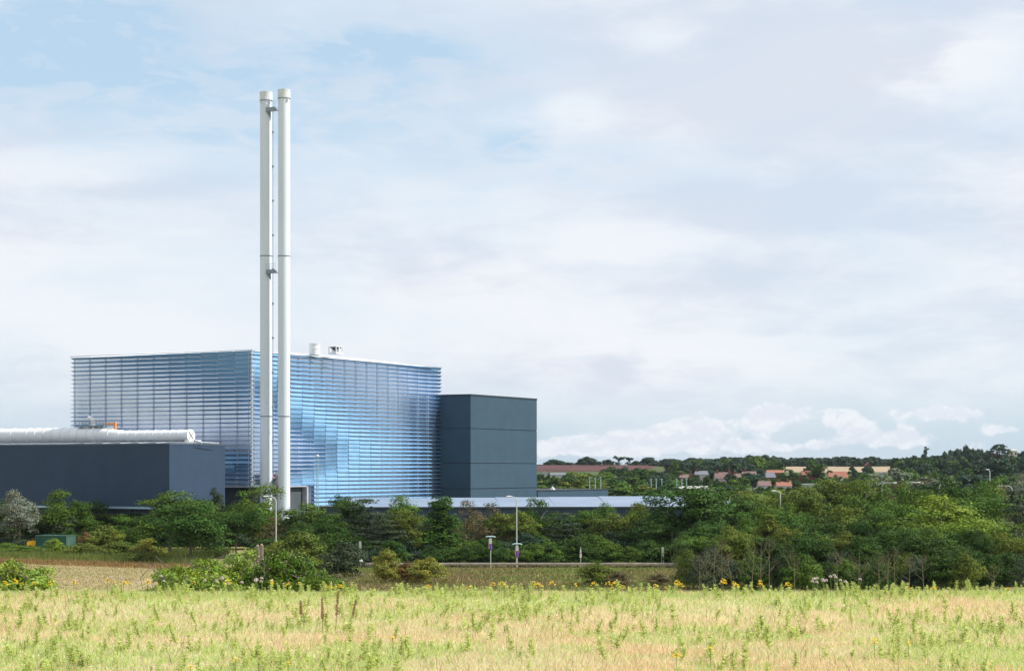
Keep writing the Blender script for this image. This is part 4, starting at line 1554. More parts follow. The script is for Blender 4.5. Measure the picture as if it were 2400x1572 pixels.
def house(u0, u1, v_ridge, v_eave, v_base, Y, wall, roof, label, gable=False, rz=0.0, chim=1, dep=7.0):
    Lw = (u1 - u0) / FPX * Y
    um = (u0 + u1) / 2
    zb, ze_, zr_ = Z(v_base, Y), Z(v_eave, Y), Z(v_ridge, Y)
    gz = Hf(X(um, Y), Y)
    zb = min(zb, gz)
    t = thing('house', label, 'house', (X(um, Y), Y, zb), rz)
    he_, hr_ = ze_ - zb, zr_ - zb
    h2 = Lw / 2
    MB().box(-h2, h2, 0, dep, 0, he_).build('wall', wall, t)
    o = .25
    if gable:
        vs = [(-h2 - o, -o, he_ - .1), (0, -o, hr_), (h2 + o, -o, he_ - .1), (-h2 - o, dep + o, he_ - .1), (0, dep + o, hr_), (h2 + o, dep + o, he_ - .1)]
        rf_ = MB().add(vs, [(0, 1, 4, 3), (1, 2, 5, 4), (0, 3, 5, 2)]).build('roof', roof, t)
        MB().add([(-h2, -.02, he_), (h2, -.02, he_), (0, -.02, hr_ - .15), (-h2, .1, he_), (h2, .1, he_), (0, .1, hr_ - .15)], [(0, 1, 2), (5, 4, 3), (0, 2, 5, 3), (1, 4, 5, 2)]).build('gable', wall, t)
    else:
        vs = [(-h2 - o, -o, he_ - .1), (h2 + o, -o, he_ - .1), (h2 + o, dep + o, he_ - .1), (-h2 - o, dep + o, he_ - .1), (-h2 + .1, dep / 2, hr_), (h2 - .1, dep / 2, hr_)]
        rf_ = MB().add(vs, [(0, 1, 5, 4), (2, 3, 4, 5), (1, 2, 5), (3, 0, 4), (0, 3, 2, 1)]).build('roof', roof, t)
    for k in range(chim):
        xx = (-h2 * .55, h2 * .6)[k % 2]
        MB().box(xx - .45, xx + .45, dep * .4, dep * .6, he_ + .3, hr_ + 1.3).build('chimney', 'brick_red', rf_)
    nw = max(2, int(Lw / 2.6))
    for i in range(nw):
        xx = -h2 + Lw * (i + .5) / nw
        w_ = MB().box(xx - .5, xx + .5, -.03, .02, he_ * .45, he_ * .45 + min(1.2, he_ * .4)).build('window', 'window_dark', t)
        MB().box(xx - .58, xx + .58, -.06, .01, he_ * .45 - .12, he_ * .45 - .003).build('sill', 'render_white', w_)
    HOUSE_BOX.append((u0 + 4, u1 - 4, v_ridge - 1, v_eave, Y))
    return t


house(1266, 1290, 1103, 1109, 1114, 900, 'render_white', 'tile_slate', 'white gabled house beside the dark tower edge', gable=True, chim=0)
house(1290, 1326, 1107, 1112, 1120, 880, 'render_white', 'tile_slate', 'white house with grey roof under the red field', chim=0)
house(1594, 1616, 1112, 1119, 1126, 900, 'brick_red', 'tile_brown', 'small brown roofed house, first of the village from the floodlights', chim=1)
house(1616, 1632, 1109, 1118, 1127, 880, 'brick_red', 'tile_red', 'red brick gabled house next to the white slate roofed one', gable=True, chim=1)
house(1630, 1660, 1103, 1111, 1122, 890, 'render_white', 'tile_slate', 'white house with slate roof near the red brick gable', chim=1)
house(1676, 1708, 1106, 1120, 1130, 880, 'render_white', 'tile_brown', 'house with long brown roof and white walls in the village middle', chim=1)
house(1690, 1703, 1121, 1127, 1136, 860, 'render_white', 'tile_red', 'tiny white gable with red verge in front of the brown roof', gable=True, chim=0)
house(1708, 1720, 1104, 1110, 1128, 875, 'brick_red', 'tile_brown', 'narrow tall red brick gable beside the long brown roof', gable=True, chim=1)
house(1720, 1738, 1109, 1118, 1126, 890, 'render_white', 'tile_brown', 'small brown roofed house right of the tall brick gable', chim=1)
house(1740, 1774, 1104, 1112, 1118, 920, 'brick_red', 'tile_brown', 'grey brown roofed house behind the dark round village tree', chim=1)
house(1798, 1836, 1101, 1107, 1112, 930, 'brick_red', 'tile_orange', 'long orange red roof under the ridge wood', chim=0)
house(1796, 1818, 1107, 1118, 1122, 900, 'brick_red', 'tile_slate', 'dark grey roof just below the long orange roof', chim=0)
house(1778, 1808, 1127, 1137, 1140, 800, 'render_white', 'tile_brown', 'brown hipped bungalow with white wall', chim=0)
house(1821, 1856, 1128, 1138, 1142, 800, 'render_white', 'tile_orange', 'orange roofed bungalow with white wall', chim=2)
house(1863, 1886, 1112, 1121, 1130, 870, 'brick_red', 'tile_brown', 'brown roofed brick house left of the steep red roofs', gable=True, chim=0)
house(1880, 1914, 1103, 1112, 1126, 890, 'brick_red', 'tile_red', 'steep red roofed house below the corn field', chim=1)
house(1896, 1910, 1112, 1121, 1126, 860, 'brick_red', 'tile_red', 'lower red roof in front of the steep red one', chim=0)
house(1943, 1988, 1104, 1118, 1122, 900, 'render_cream', 'tile_orange', 'bright orange red barn roof right of the steep red house', chim=0)
house(2030, 2043, 1083, 1090, 1094, 1250, 'brick_red', 'tile_red', 'tiny red roof at the ridge wood', gable=True, chim=0)
house(2064, 2078, 1107, 1111, 1116, 800, 'render_white', 'tile_slate', 'tiny white gable among the grey willows', gable=True, chim=0)
wh_ = thing('white_hall', 'long low white sports hall beside the floodlight masts', 'building', G(1626, 720))
Lw = 70 / FPX * 720
zb = Z(1148, 720) - wh_.location.z
MB().box(-Lw / 2, Lw / 2, 0, 10, min(0, zb - 1), zb + .6).build('wall', 'render_white', wh_)
MB().add([(-Lw / 2 - .2, -.3, zb + .6), (Lw / 2 + .2, -.3, zb + .6), (Lw / 2 + .2, 5, zb + 1.5), (-Lw / 2 + .9, 5, zb + 1.5), (Lw / 2 + .2, 10.3, zb + .6), (-Lw / 2 - .2, 10.3, zb + .6)],
         [(0, 1, 2, 3), (3, 2, 4, 5), (0, 3, 5), (1, 4, 2)]).build('roof', 'render_white', wh_)
MB().box(-Lw / 2 + 3, -Lw / 2 + 3.8, -.04, .02, zb - .9, zb + .3).build('door', 'window_dark', wh_)
HOUSE_BOX.append((1588, 1662, 1138, 1148, 720))
fb = thing('flat_roof_building', 'low building with a white flat roof strip in front of the village', 'building', G(1908, 640))
Lw = 44 / FPX * 640
zb = Z(1134, 640) - fb.location.z
MB().box(-Lw / 2, Lw / 2, 0, 6, -.5, zb - .3).build('wall', 'render_white', fb)
MB().box(-Lw / 2 - .3, Lw / 2 + .3, -.4, 6.3, zb - .3, zb + .1).build('roof', 'render_white', fb)
HOUSE_BOX.append((1882, 1934, 1129, 1138, 640))
tower = thing('hill_tower', 'pale stone tower with pinkish roof beside the flat topped cedar', 'tower', G(2376, 1000))
zb = Z(1056, 1000) - tower.location.z
w_ = 8 / FPX * 1000
MB().box(-w_, w_, 0, 2 * w_, -1, zb).build('shaft', 'render_cream', tower)
MB().add([(-w_ - .2, -.2, zb), (w_ + .2, -.2, zb), (w_ + .2, 2 * w_ + .2, zb), (-w_ - .2, 2 * w_ + .2, zb), (-w_ * .55, w_ * .5, zb + 1.1), (w_ * .55, w_ * .5, zb + 1.1), (w_ * .55, w_ * 1.5, zb + 1.1), (-w_ * .55, w_ * 1.5, zb + 1.1)],
         [(0, 1, 5, 4), (1, 2, 6, 5), (2, 3, 7, 6), (3, 0, 4, 7), (4, 5, 6, 7), (3, 2, 1, 0)]).build('roof', 'render_white', tower)
for s in (-.6, .6):
    MB().box(s * w_ - .35, s * w_ + .35, -.05, .02, zb - 2.2, zb - .9).build('window', 'window_dark', tower)
HOUSE_BOX.append((2369, 2385, 1050, 1062, 1000))
# floodlight masts
mat('mast_green', (0.36, 0.52, 0.48), .5)
for i, (u, v, Y) in enumerate(((1382, 1119, 690), (1395, 1120, 690), (1408, 1118, 690), (1526, 1122, 680), (1538, 1122, 672), (1551, 1122, 680), (1586, 1122, 668), (1598, 1123, 664), (1609, 1121, 668))):
    g = G(u, Y)
    where = ('left of the dark hillside trees', 'standing before the hillside trees', 'standing behind the white hall')[i // 3]
    pos_ = ('first', 'middle', 'last')[i % 3]
    f_ = thing('floodlight_mast', f'pale green floodlight mast {where}, {pos_} of three', 'mast', g, 0, 'sports ground floodlights')
    h = Z(v, Y) - g[2]
    MB().cyl((0, 0, 0), (0, 0, h), .22, .14, 7).build('pole', 'mast_green', f_)
    MB().box(-.35, .35, -.2, .1, h - .4, h + .1).build('lamp_head', 'mast_green', f_)
    HOUSE_BOX.append((u - 1.5, u + 1.5, v, v + 12, Y))

# fields on the hill stay open to view
OPEN = [(1258, 1400, 1086, 1101, 1300), (1400, 1510, 1087, 1092, 1300), (1852, 1888, 1092, 1104, 1300), (1942, 1975, 1092, 1104, 1300), (2000, 2022, 1092, 1104, 1300), (2066, 2082, 1092, 1096, 1300)]
PROT = HOUSE_BOX + OPEN

# single trees on the skyline
SK = [('far_dome', 1262, 1088, 22, 'small far tree at the tower edge on the ridge'), ('far_dome', 1300, 1077, 44, 'broad far tree on the ridge, first right of the tower'),
      ('far_dome', 1324, 1083, 40, 'low spreading far tree on the ridge'), ('far_dome', 1362, 1082, 28, 'low far tree touching the big double tree on the ridge'),
      ('far_dome', 1378, 1071, 40, 'big double far tree on the ridge above the red field'), ('far_dome', 1404, 1081, 11, 'tiny far bush between two ridge trees'),
      ('far_dome', 1424, 1077, 26, 'rounded far tree in the middle of the ridge row'), ('far_mushroom', 1450, 1068, 22, 'ragged tall far tree on the ridge, waisted in the middle'),
      ('far_mushroom', 1475, 1070, 20, 'mushroom shaped far tree on the ridge'), ('far_dome', 1492, 1080, 22, 'low far tree left of the last ridge tree'),
      ('far_dome', 1521, 1072, 32, 'rounded far tree ending the ridge row')]
for kind, u, vt, w, lab in SK:
    tree('ridge_tree', kind, u, vt, w, 1496, 'blue', lab)
tree('cedar_tree', 'cedar', 2343, 1041, 54, 985, 'blue', 'flat topped cedar on the hill beside the pale tower')
tree('beech_tree', 'far', 2330, 1062, 60, 960, 'purple', 'dark purple leaved tree under the cedar')
tree('poplar_tree', 'far_tall', 2170, 1048, 27, 960, 'blue', 'tall tree standing above the hillside wood left of the cedar')
for u, vt, w, Y, lab in ((2058, 1112, 74, 640, 'grey green willow left of the willow group, beside the tiny white gable'), (2110, 1100, 90, 650, 'grey green willow in the middle of the group'), (2160, 1118, 80, 635, 'grey green willow at the right of the group')):
    tree('willow_tree', 'far', u, vt, w, Y, 'willow', lab)
tree('village_tree', 'far', 1765, 1108, 56, 830, 'blue', 'dark round tree in the middle of the village')
tree('village_tree', 'far', 1848, 1100, 40, 850, 'dark', 'dark tree between the bungalows and the steep red house')
tree('village_tree', 'far', 1922, 1088, 52, 860, 'dark', 'dark tree between the steep red house and the barn roof')
tree('village_tree', 'far_tall', 1998, 1092, 32, 860, 'blue', 'pointed dark tree right of the barn roof')
tree('village_tree', 'far', 1963, 1113, 24, 830, 'blue', 'dark bush in front of the barn roof')

for o_ in [o for o in scene.objects if o.get('category') == 'house']:
    hu = U0 + FPX * o_.location.x / o_.location.y
    wbox = [b_ for b_ in HOUSE_BOX if abs((b_[0] + b_[1]) / 2 - hu) < .6 and b_[4] == round(o_.location.y)]
    if not wbox:
        continue
    a_, c_, t0_, e_, Yh = wbox[0]
    for k_, uu in enumerate((a_ - 2 + (c_ - a_) * .12, a_ + 2 + (c_ - a_) * .88)):
        tree('garden_tree', 'far_dome', uu + random.uniform(-2, 2), e_ + random.uniform(1.5, 4.5), random.uniform(16, 24), Yh - random.uniform(9, 16), random.choice(['blue', 'dark', 'dark', 'mid']),
             'dark garden tree hiding the wall of the ' + ' '.join(o_['label'].split()[:6]) + (', left side' if k_ == 0 else ', right side'), group='garden trees before the village houses')

SKY_U = [1500, 1545, 1568, 1600, 1620, 1658, 1706, 1741, 1782, 1813, 1850, 1883, 1930, 1976, 2010, 2040, 2077, 2115, 2145, 2193, 2228, 2254, 2297, 2340, 2387, 2420]
SKY_V = [1092, 1082, 1076, 1080, 1077, 1079, 1075, 1074, 1068, 1074, 1078, 1075, 1075, 1070, 1080, 1073, 1078, 1077, 1073, 1072, 1063, 1051, 1059, 1072, 1064, 1060]


def far_wood(u, Y, vt, w, col, lab, grp):
    x0_, x1_ = u - w / 2, u + w / 2
    g = G(u, Y)
    vb = V0 - (g[2] - CZ) / Y * FPX
    for (a, c, t_, b_, yy) in PROT:
        if Y < yy and x0_ < c - 1 and x1_ > a + 1 and vt < b_ and vb > t_:
            return False
    if Z(vt, Y) - g[2] < 3:
        return False
    tree('hillside_tree', 'far_dome' if Y > 1090 else 'far', u, vt, w, Y, col, lab, group=grp)
    return True


n_far = 0
u = 1540
while u < 2430:                                 # ridge row
    vt = float(np.interp(u, SKY_U, SKY_V)) - 3 + random.uniform(-2, 2.5)
    Yr = 1460 if u < 2090 else 1120
    wz = random.uniform(24, 38)
    far_wood(u, Yr + random.uniform(-15, 15), vt, wz, 'blue', 'far bluish green tree in the wood along the ridge', 'trees of the ridge wood')
    u += wz * .55
rows = [(1250, 12, 1150, 2430), (1120, 11, 1240, 2430), (1020, 11, 1240, 2430), (930, 10, 1240, 2430), (845, 10, 1240, 2430), (770, 9, 1240, 2430), (700, 9, 1240, 2430), (630, 8, 1240, 2430), (560, 7.5, 1240, 2430), (500, 7, 1430, 2430), (450, 7, 1440, 2430)]
for Yr, hgt, ua, ub in rows:
    u = ua + random.uniform(0, 20)
    while u < ub:
        Y = Yr + random.uniform(-28, 28)
        w = random.uniform(7, 13) / Y * FPX
        h = hgt * random.uniform(.7, 1.25)
        if u < 1560 and Y > 1020:
            u += w
            continue
        if u < 1560:
            h *= .8
        if u > 2090 and Y > 800:
            h *= 1.35
        vt = V0 - (Hf(X(u, Y), Y) + h - CZ) / Y * FPX
        vt = max(vt, float(np.interp(u, SKY_U, SKY_V)) + 2)
        if Y < 600:
            lab, grp, cols = 'green tree in the scrub between the low roof and the village', 'trees of the valley scrub', ['mid', 'olive', 'olive', 'dark']
        elif u > 2090:
            lab, grp, cols = 'dark green tree in the wood on the hill below the cedar', 'trees of the cedar hill', ['blue', 'dark', 'blue', 'mid']
        elif u < 1580:
            lab, grp, cols = 'green tree on the slope below the red field and ridge trees', 'trees of the slope below the red field', ['dark', 'mid', 'blue', 'olive']
        else:
            lab, grp, cols = 'dark green tree standing among the village houses', 'trees among the village houses', ['blue', 'dark', 'blue', 'mid']
        far_wood(u, Y, vt, w, random.choice(cols), lab, grp)
        u += w * .85

# ------------------------------------------------------------------ brambles at the meadow edge
def bramble_mesh(W_, H_, n_cl, per, leaf, seed):
    cl = []
    for i in range(n_cl):
        x_ = rng.uniform(-.5, .5) * W_
        y_ = rng.uniform(-.5, .5) * 1.6
        env = H_ * (1 - (2 * x_ / W_) ** 4) ** .5 * (.75 + .35 * float(fbm(x_ * 1.2 + seed, seed * 3.1, 2)))
        z_ = env * rng.uniform(.15, 1.0)
        r = rng.uniform(.13, .30)
        cl.append((np.array([x_, y_, max(.05, z_ - r * .7)]), (r, r, r * .75)))
    return crown_mesh('foliage', cl, per, leaf, inner=700, sat=.45)


canes = MB()
BM = [(40, 1322, 125, 39, 'lime', 'leafy yellow green bramble at the left picture edge'),
      (420, 1316, 130, 45, 'bright', 'bramble clump below the big dark round tree'),
      (500, 1299, 190, 47, 'bright', 'long green bramble mound left of the old fence posts'),
      (570, 1296, 120, 48, 'lime', 'bright bramble mound right before the fence posts'),
      (668, 1298, 170, 46, 'mid', 'dark flowering bramble right of the fence posts'),
      (760, 1345, 110, 42, 'mid', 'low bramble running out into the grass right of the mound'),
      (470, 1345, 180, 41, 'lime', 'low bright bramble along the meadow edge')]
for i, (u, vt, wpx, Y, col, lab) in enumerate(BM):
    g = G(u, Y)
    w, h = 1.22 * wpx / FPX * Y, Z(vt - 9, Y) - g[2]
    t = thing('bramble_bush', lab, 'bramble', g, 0, 'brambles at the meadow edge')
    o = obj('foliage', bramble_mesh(w, h + .05, int(85 * w / 1.6), 90, .072, i * 1.7), t)
    o.color = (*GREEN[col], 1)
    cb = MB()
    for k in range(7):
        a = random.uniform(-.45, .45) * w
        cb.tube([(a, 0, -.1), (a + random.uniform(-.2, .2), -.3, h * .7), (a + random.uniform(-.5, .5), -.6, h * .95), (a + random.uniform(-.7, .7), -.9, h * .6)], .008, 4, .004)
    cb.build('cane', 'bark', t)
    if i == 4:
        mat('blossom', (0.62, 0.47, 0.45), .8)
        fl = MB()
        for k in range(90):
            px, pz = random.uniform(-.48, .48) * w, h * random.uniform(.45, 1.02)
            pz *= (1 - (2 * px / w) ** 4)
            py = -random.uniform(.3, .95)
            fl.lathe([(.004, pz), (.022, pz + .012), (.004, pz + .016)], 5, (px, py))
        tag(fl.build('blossom', 'blossom', t), kind='stuff')

for u, v0, v1, Y, lab, ln in ((604, 1277, 1330, 48.6, 'weathered split timber fence post, left of the pair in the brambles', -.03), (613.5, 1275, 1330, 48.4, 'weathered grey fence post, right of the pair in the brambles', .0)):
    g = G(u, Y)
    h = Z(v0, Y) - g[2]
    p = thing('fence_post', lab, 'post', g, 0, 'old fence posts in the brambles')
    MB().box(-.034, .034, -.05, .05, -.4, h - .03).build('timber', 'old_timber', p)
    MB().add([(-.035, -.051, h - .03), (.035, -.051, h - .03), (.035, .051, h - .03), (-.035, .051, h - .03), (-.02, -.03, h + .01), (.01, .03, h + .02)],
             [(0, 1, 4), (1, 2, 5, 4), (2, 3, 5), (3, 0, 4, 5)]).build('weathered_top', 'old_timber', p)
    if u < 610:
        MB().tube([(0, -.02, h * .72), (-.35, -.05, h * .6)], .03, 5).build('broken_rail', 'old_timber', p)

# ------------------------------------------------------------------ meadow grass (stuff)
def field_points(n, y0, y1, pw=1.0, margin=2.5):
    y = y0 + (y1 - y0) * rng.uniform(0, 1, n) ** pw
    x = rng.uniform(-1, 1, n) * (y * .2735 + margin)
    return x, y


def green_amount(x, y):
    g = .62 * fbm(x * .55 + 4, y * .40 + 9, 3, 4) + .38 * fbm(x * 2.3, y * 1.6, 8, 3)
    g = (g - .42) * 5.6
    g += np.clip((y - 29.8) / 2.4, 0, 1) * 1.0
    g -= np.exp(-((y - 27.6) / 1.3) ** 2) * .55
    g -= np.exp(-((y - 24.2) / 0.7) ** 2) * .25
    return np.clip(g, 0, 1)


def blades(name, x, y, h, wd, col, lean=.35, seg=1):
    n = len(x)
    z = H(x, y)
    a = rng.uniform(0, 6.283, n)
    la = rng.uniform(0, 6.283, n)
    ll = h * rng.uniform(0, lean, n)
    base = np.stack([x, y, z - .01], 1)
    sd = np.stack([np.cos(a), np.sin(a) * .4, np.zeros(n)], 1) * (wd * .5)[:, None]
    tip = base + np.stack([np.cos(la) * ll, np.sin(la) * ll, h], 1)
    mid = base + np.stack([np.cos(la) * ll * .35, np.sin(la) * ll * .35, h * .55], 1)
    v = np.stack([base - sd, base + sd, mid + sd * .8, tip, mid - sd * .8], 1).reshape(-1, 3)
    k = np.arange(n)[:, None] * 5
    f = np.concatenate([k + np.array([[0, 1, 2]]), k + np.array([[0, 2, 4]]), k + np.array([[4, 2, 3]])])
    t = np.repeat(col, 5, 0)
    return obj(name, np_mesh(name, v, f, 'plant', t))


nb = 300000
x, y = field_points(nb, 18.5, 35.5, 1.12)
ga = green_amount(x, y)
isg = rng.uniform(0, 1, nb) < (.14 + .72 * ga)
v_ = rng.uniform(.78, 1.2, nb)[:, None]
dry = np.stack([np.full(nb, .74), np.full(nb, .655), np.full(nb, .42)], 1) * v_
tan = np.stack([np.full(nb, .78), np.full(nb, .575), np.full(nb, .375)], 1) * v_
mixd = np.clip(fbm(x * .5, y * .5, 21, 3) * 2.6 - .9, 0, 1)[:, None]
dry = dry * (1 - mixd) + tan * mixd
grn = np.stack([rng.uniform(.40, .58, nb), rng.uniform(.52, .66, nb), rng.uniform(.14, .28, nb)], 1) * v_
col = np.where(isg[:, None], grn, dry)
h = np.where(isg, rng.uniform(.03, .09, nb), rng.uniform(.03, .10, nb)) * (1 + .6 * np.clip((y - 31) / 2, 0, 1))
tag(blades('meadow_grass', x, y, h, rng.uniform(.006, .013, nb), col, 1.2), 'pale dry and green grass covering the sunlit meadow', 'grass', kind='stuff')


nst = 5000
x, y = field_points(nst, 18.5, 34.5, 1.0)
kk = rng.uniform(0, 1, nst) < (1.05 - green_amount(x, y))
x, y = x[kk], y[kk]
nst = len(x)
cs_ = np.stack([np.full(nst, .60), np.full(nst, .45), np.full(nst, .26)], 1) * rng.uniform(.5, 1.15, nst)[:, None]
tag(blades('dry_stalks', x, y, rng.uniform(.10, .26, nst), rng.uniform(.005, .009, nst), cs_, 1.4), 'thin bent straw stalks sticking out of the meadow', 'grass', kind='stuff')

# weeds: upright leafy stems
def weed_geom(h, n_leaf, leaf, seed, c1, c2):
    r_ = np.random.default_rng(seed)
    t = np.sort(r_.uniform(.12, 1, n_leaf))
    az = np.arange(n_leaf) * 2.399 + r_.uniform(-.4, .4, n_leaf)
    L_ = leaf * (1.15 - .55 * t) * r_.uniform(.75, 1.2, n_leaf)
    bx_, bz_ = .03 * np.sin(t * 3 + seed), t * h
    up = r_.uniform(.15, .9, n_leaf)
    dr = np.stack([np.cos(az) * np.cos(up), np.sin(az) * np.cos(up), np.sin(up)], 1)
    sd = np.stack([-np.sin(az), np.cos(az), np.zeros(n_leaf)], 1) * (L_ * .23)[:, None]
    b0 = np.stack([bx_, np.zeros(n_leaf), bz_], 1)
    m_ = b0 + dr * (L_ * .45)[:, None]
    e_ = b0 + dr * L_[:, None] - np.array([0, 0, 1]) * (L_ * .22)[:, None]
    v = np.stack([b0, m_ - sd, e_, m_ + sd], 1).reshape(-1, 3)
    f = np.arange(4 * n_leaf).reshape(-1, 4)
    k = r_.uniform(0, 1, n_leaf)[:, None]
    tc_ = np.array(c1) * (1 - k) + np.array(c2) * k
    tc_ = tc_ * r_.uniform(.75, 1.2, n_leaf)[:, None]
    # stem as three thin quads
    s = .004
    sv, sf = [], []
    for q_ in range(3):
        z0, z1 = h * q_ / 3, h * (q_ + 1) / 3
        x0_, x1_ = .03 * math.sin(q_ / 3 * 3 + seed), .03 * math.sin((q_ + 1) / 3 * 3 + seed)
        o = len(sv)
        sv += [(x0_ - s, 0, z0), (x0_ + s, 0, z0), (x1_ + s, 0, z1), (x1_ - s, 0, z1)]
        sf.append((o, o + 1, o + 2, o + 3))
    return (v, f, np.repeat(tc_, 4, 0)), (np.array(sv, float), np.array(sf), np.tile(np.array(c1) * .7, (len(sv), 1)))


G1, G2 = (.46, .54, .16), (.64, .70, .27)
WV = [weed_geom(h_, n_, l_, s_, G1, G2) for h_, n_, l_, s_ in ((.27, 54, .085, 1), (.22, 46, .08, 2), (.30, 64, .08, 3), (.18, 36, .095, 4), (.25, 56, .07, 5))]


def scatter(name, variants, x, y, sc, rz, label, cat):
    Vs, Fs, Ts, o = [], [], [], 0
    z = H(x, y)
    for i in range(len(x)):
        for (v, f, t) in variants[i % len(variants)]:
            c, s = math.cos(rz[i]), math.sin(rz[i])
            q_ = v * sc[i]
            w = np.stack([q_[:, 0] * c - q_[:, 1] * s + x[i], q_[:, 0] * s + q_[:, 1] * c + y[i], q_[:, 2] + z[i]], 1)
            Vs.append(w); Fs.append(f + o); Ts.append(t * (0.85 + .3 * ((i * 37) % 100) / 100))
            o += len(w)
    return tag(obj(name, np_mesh(name, np.concatenate(Vs), np.concatenate(Fs), 'plant', np.concatenate(Ts))), label, cat, kind='stuff')


n = 7200
x, y = field_points(n, 19, 34.6, .92)
keep = rng.uniform(0, 1, n) < np.clip(.04 + 1.3 * green_amount(x, y) * np.clip(fbm(x * 1.7 + 3, y * 1.1, 41, 3) * 3.4 - 1.2, 0, 1), 0, 1)
x, y = x[keep], y[keep]
scatter('meadow_weeds', WV, x, y, (.25 + .68 * rng.uniform(0, 1, len(x)) ** 2.2), rng.uniform(0, 6.28, len(x)), 'low leafy green weeds scattered through the meadow grass', 'weeds')

# the tallest weeds stand out one by one
wm = []
for k in range(5):
    (v, f, t), (sv, sf, st) = WV[k]
    wm.append((np_mesh('leaves', v, f, 'plant', t), np_mesh('stem', sv, sf, 'plant', st)))
for k in range(70):
    yv = random.uniform(20.6, 29)
    xv = random.uniform(-1, 1) * yv * .272
    w = thing('tall_weed', 'upright leafy green weed standing above the meadow grass', 'weed', (xv, yv, Hf(xv, yv)), random.uniform(0, 6.28), 'tall weeds in the meadow')
    s = random.uniform(.75, 1.15)
    a, c = wm[k % 5]
    obj('leaves', a, w, scl=(s * 1.1, s * 1.1, s)); obj('stem', c, w, scl=(s * 1.5, s, s))

for k in range(60):
    yv = random.uniform(31.4, 32.7)
    xv = random.uniform(-1, 1) * yv * .274
    w = thing('edge_weed', 'leafy green weed breaking the far edge of the meadow', 'weed', (xv, yv, Hf(xv, yv)), random.uniform(0, 6.28), 'weeds along the meadow edge')
    s = random.uniform(.4, .95)
    a, c = wm[k % 5]
    obj('leaves', a, w, scl=(s * 1.3, s * 1.3, s)); obj('stem', c, w, scl=(s * 1.5, s, s))

# dock stems gone brown
mat('dock_brown', (0.33, 0.20, 0.10), .9, vscale=20, col2=(0.22, 0.14, 0.06))
for i, (u, vt, vb, ln) in enumerate(((707, 1408, 1462, .06), (757, 1402, 1486, .03), (786, 1385, 1484, -.07), (818, 1407, 1480, -.22))):
    Y = CZ * FPX / (vb - V0)
    g = G(u, Y)
    h = Z(vt, Y) - g[2]
    t = thing('dock_stem', ('brown seeded dock stem, leftmost of four', 'brown seeded dock stem, second of four', 'tallest brown seeded dock stem, third of four', 'leaning brown dock stem, rightmost of four')[i], 'dock', g, 0, 'brown dock stems in the meadow')
    MB().tube([(0, 0, -.02), (-ln * h * .5, 0, h * .5), (-ln * h, 0, h)], .006, 5, .003).build('stem', 'dock_brown', t)
    sd = MB()
    for k in range(120):
        f = random.uniform(.42, 1)
        r_ = .013 * (1.1 - .75 * (f - .42) / .58) + .002
        a = random.uniform(0, 6.28)
        p = Vector((-ln * h * f + r_ * math.cos(a), r_ * math.sin(a), h * f))
        sd.add([p, p + Vector((.012, 0, .008)), p + Vector((0, .008, .016)), p + Vector((-.010, 0, .010))], [(0, 1, 2, 3)])
    tag(sd.build('seed_head', 'dock_brown', t), kind='stuff')

# ragwort: yellow flower heads
mat('petal_yellow', (0.90, 0.62, 0.012), .6)
mat('stem_green', (0.13, 0.19, 0.05), .8)


def ragwort_parts(seed, n_fl, spread):
    r_ = random.Random(seed)
    st, fl = MB(), MB()
    st.tube([(0, 0, 0), (.01, 0, .6), (.0, 0, .86)], .006, 5, .004)
    for k in range(n_fl):
        a, rr_ = r_.uniform(0, 6.28), spread * math.sqrt(r_.uniform(0, 1))
        z_ = 1 - .25 * (rr_ / spread) ** 2 + r_.uniform(-.03, .03)
        p = Vector((rr_ * math.cos(a), rr_ * math.sin(a), z_))
        st.cyl((0, 0, .82), tuple(p), .003, .002, 3, caps=False)
        fl.lathe([(.006, p.z - .01), (.022, p.z), (.024, p.z + .006), (.008, p.z + .016)], 7, (p.x, p.y))
    return fl.mesh('flower_head', 'petal_yellow'), st.mesh('stem', 'stem_green')


RG = [ragwort_parts(s, n_, sp_) for s, n_, sp_ in ((1, 16, .075), (2, 10, .05), (3, 22, .09), (4, 7, .04))]
FL = [(12, 1363, 1), (35, 1361, 0), (52, 1369, 3), (78, 1366, 1), (118, 1366, 0), (172, 1360, 1), (15, 1374, 3), (252, 1358, 0), (268, 1367, 3), (290, 1366, 2), (303, 1369, 3), (346, 1361, 0), (180, 1371, 3), (533, 1362, 0), (636, 1361, 1), (640, 1369, 3), (676, 1370, 0), (764, 1372, 1), (775, 1376, 0), (795, 1374, 2),
      (1003, 1375, 2), (1098, 1377, 1), (1156, 1369, 0), (1176, 1365, 1), (1182, 1373, 3), (1203, 1376, 0), (1252, 1364, 1), (1262, 1371, 2), (1294, 1366, 0), (1348, 1371, 3), (1391, 1368, 0), (1425, 1365, 1), (1441, 1368, 2), (1434, 1378, 1), (1458, 1376, 0), (1536, 1371, 1), (1559, 1379, 3), (1587, 1364, 2), (1594, 1371, 0), (1695, 1361, 2), (1720, 1364, 1), (1724, 1371, 0), (1781, 1362, 1), (1782, 1371, 0), (1847, 1369, 2), (2125, 1376, 1), (2136, 1381, 3), (2188, 1379, 2), (2362, 1381, 0), (700, 1368, 3), (455, 1366, 3),
      (1585, 1533, 2), (2050, 1499, 1), (2128, 1507, 3), (1664, 1520, 3), (447, 1562, 3), (552, 1545, 3), (675, 1554, 3), (920, 1495, 3)]
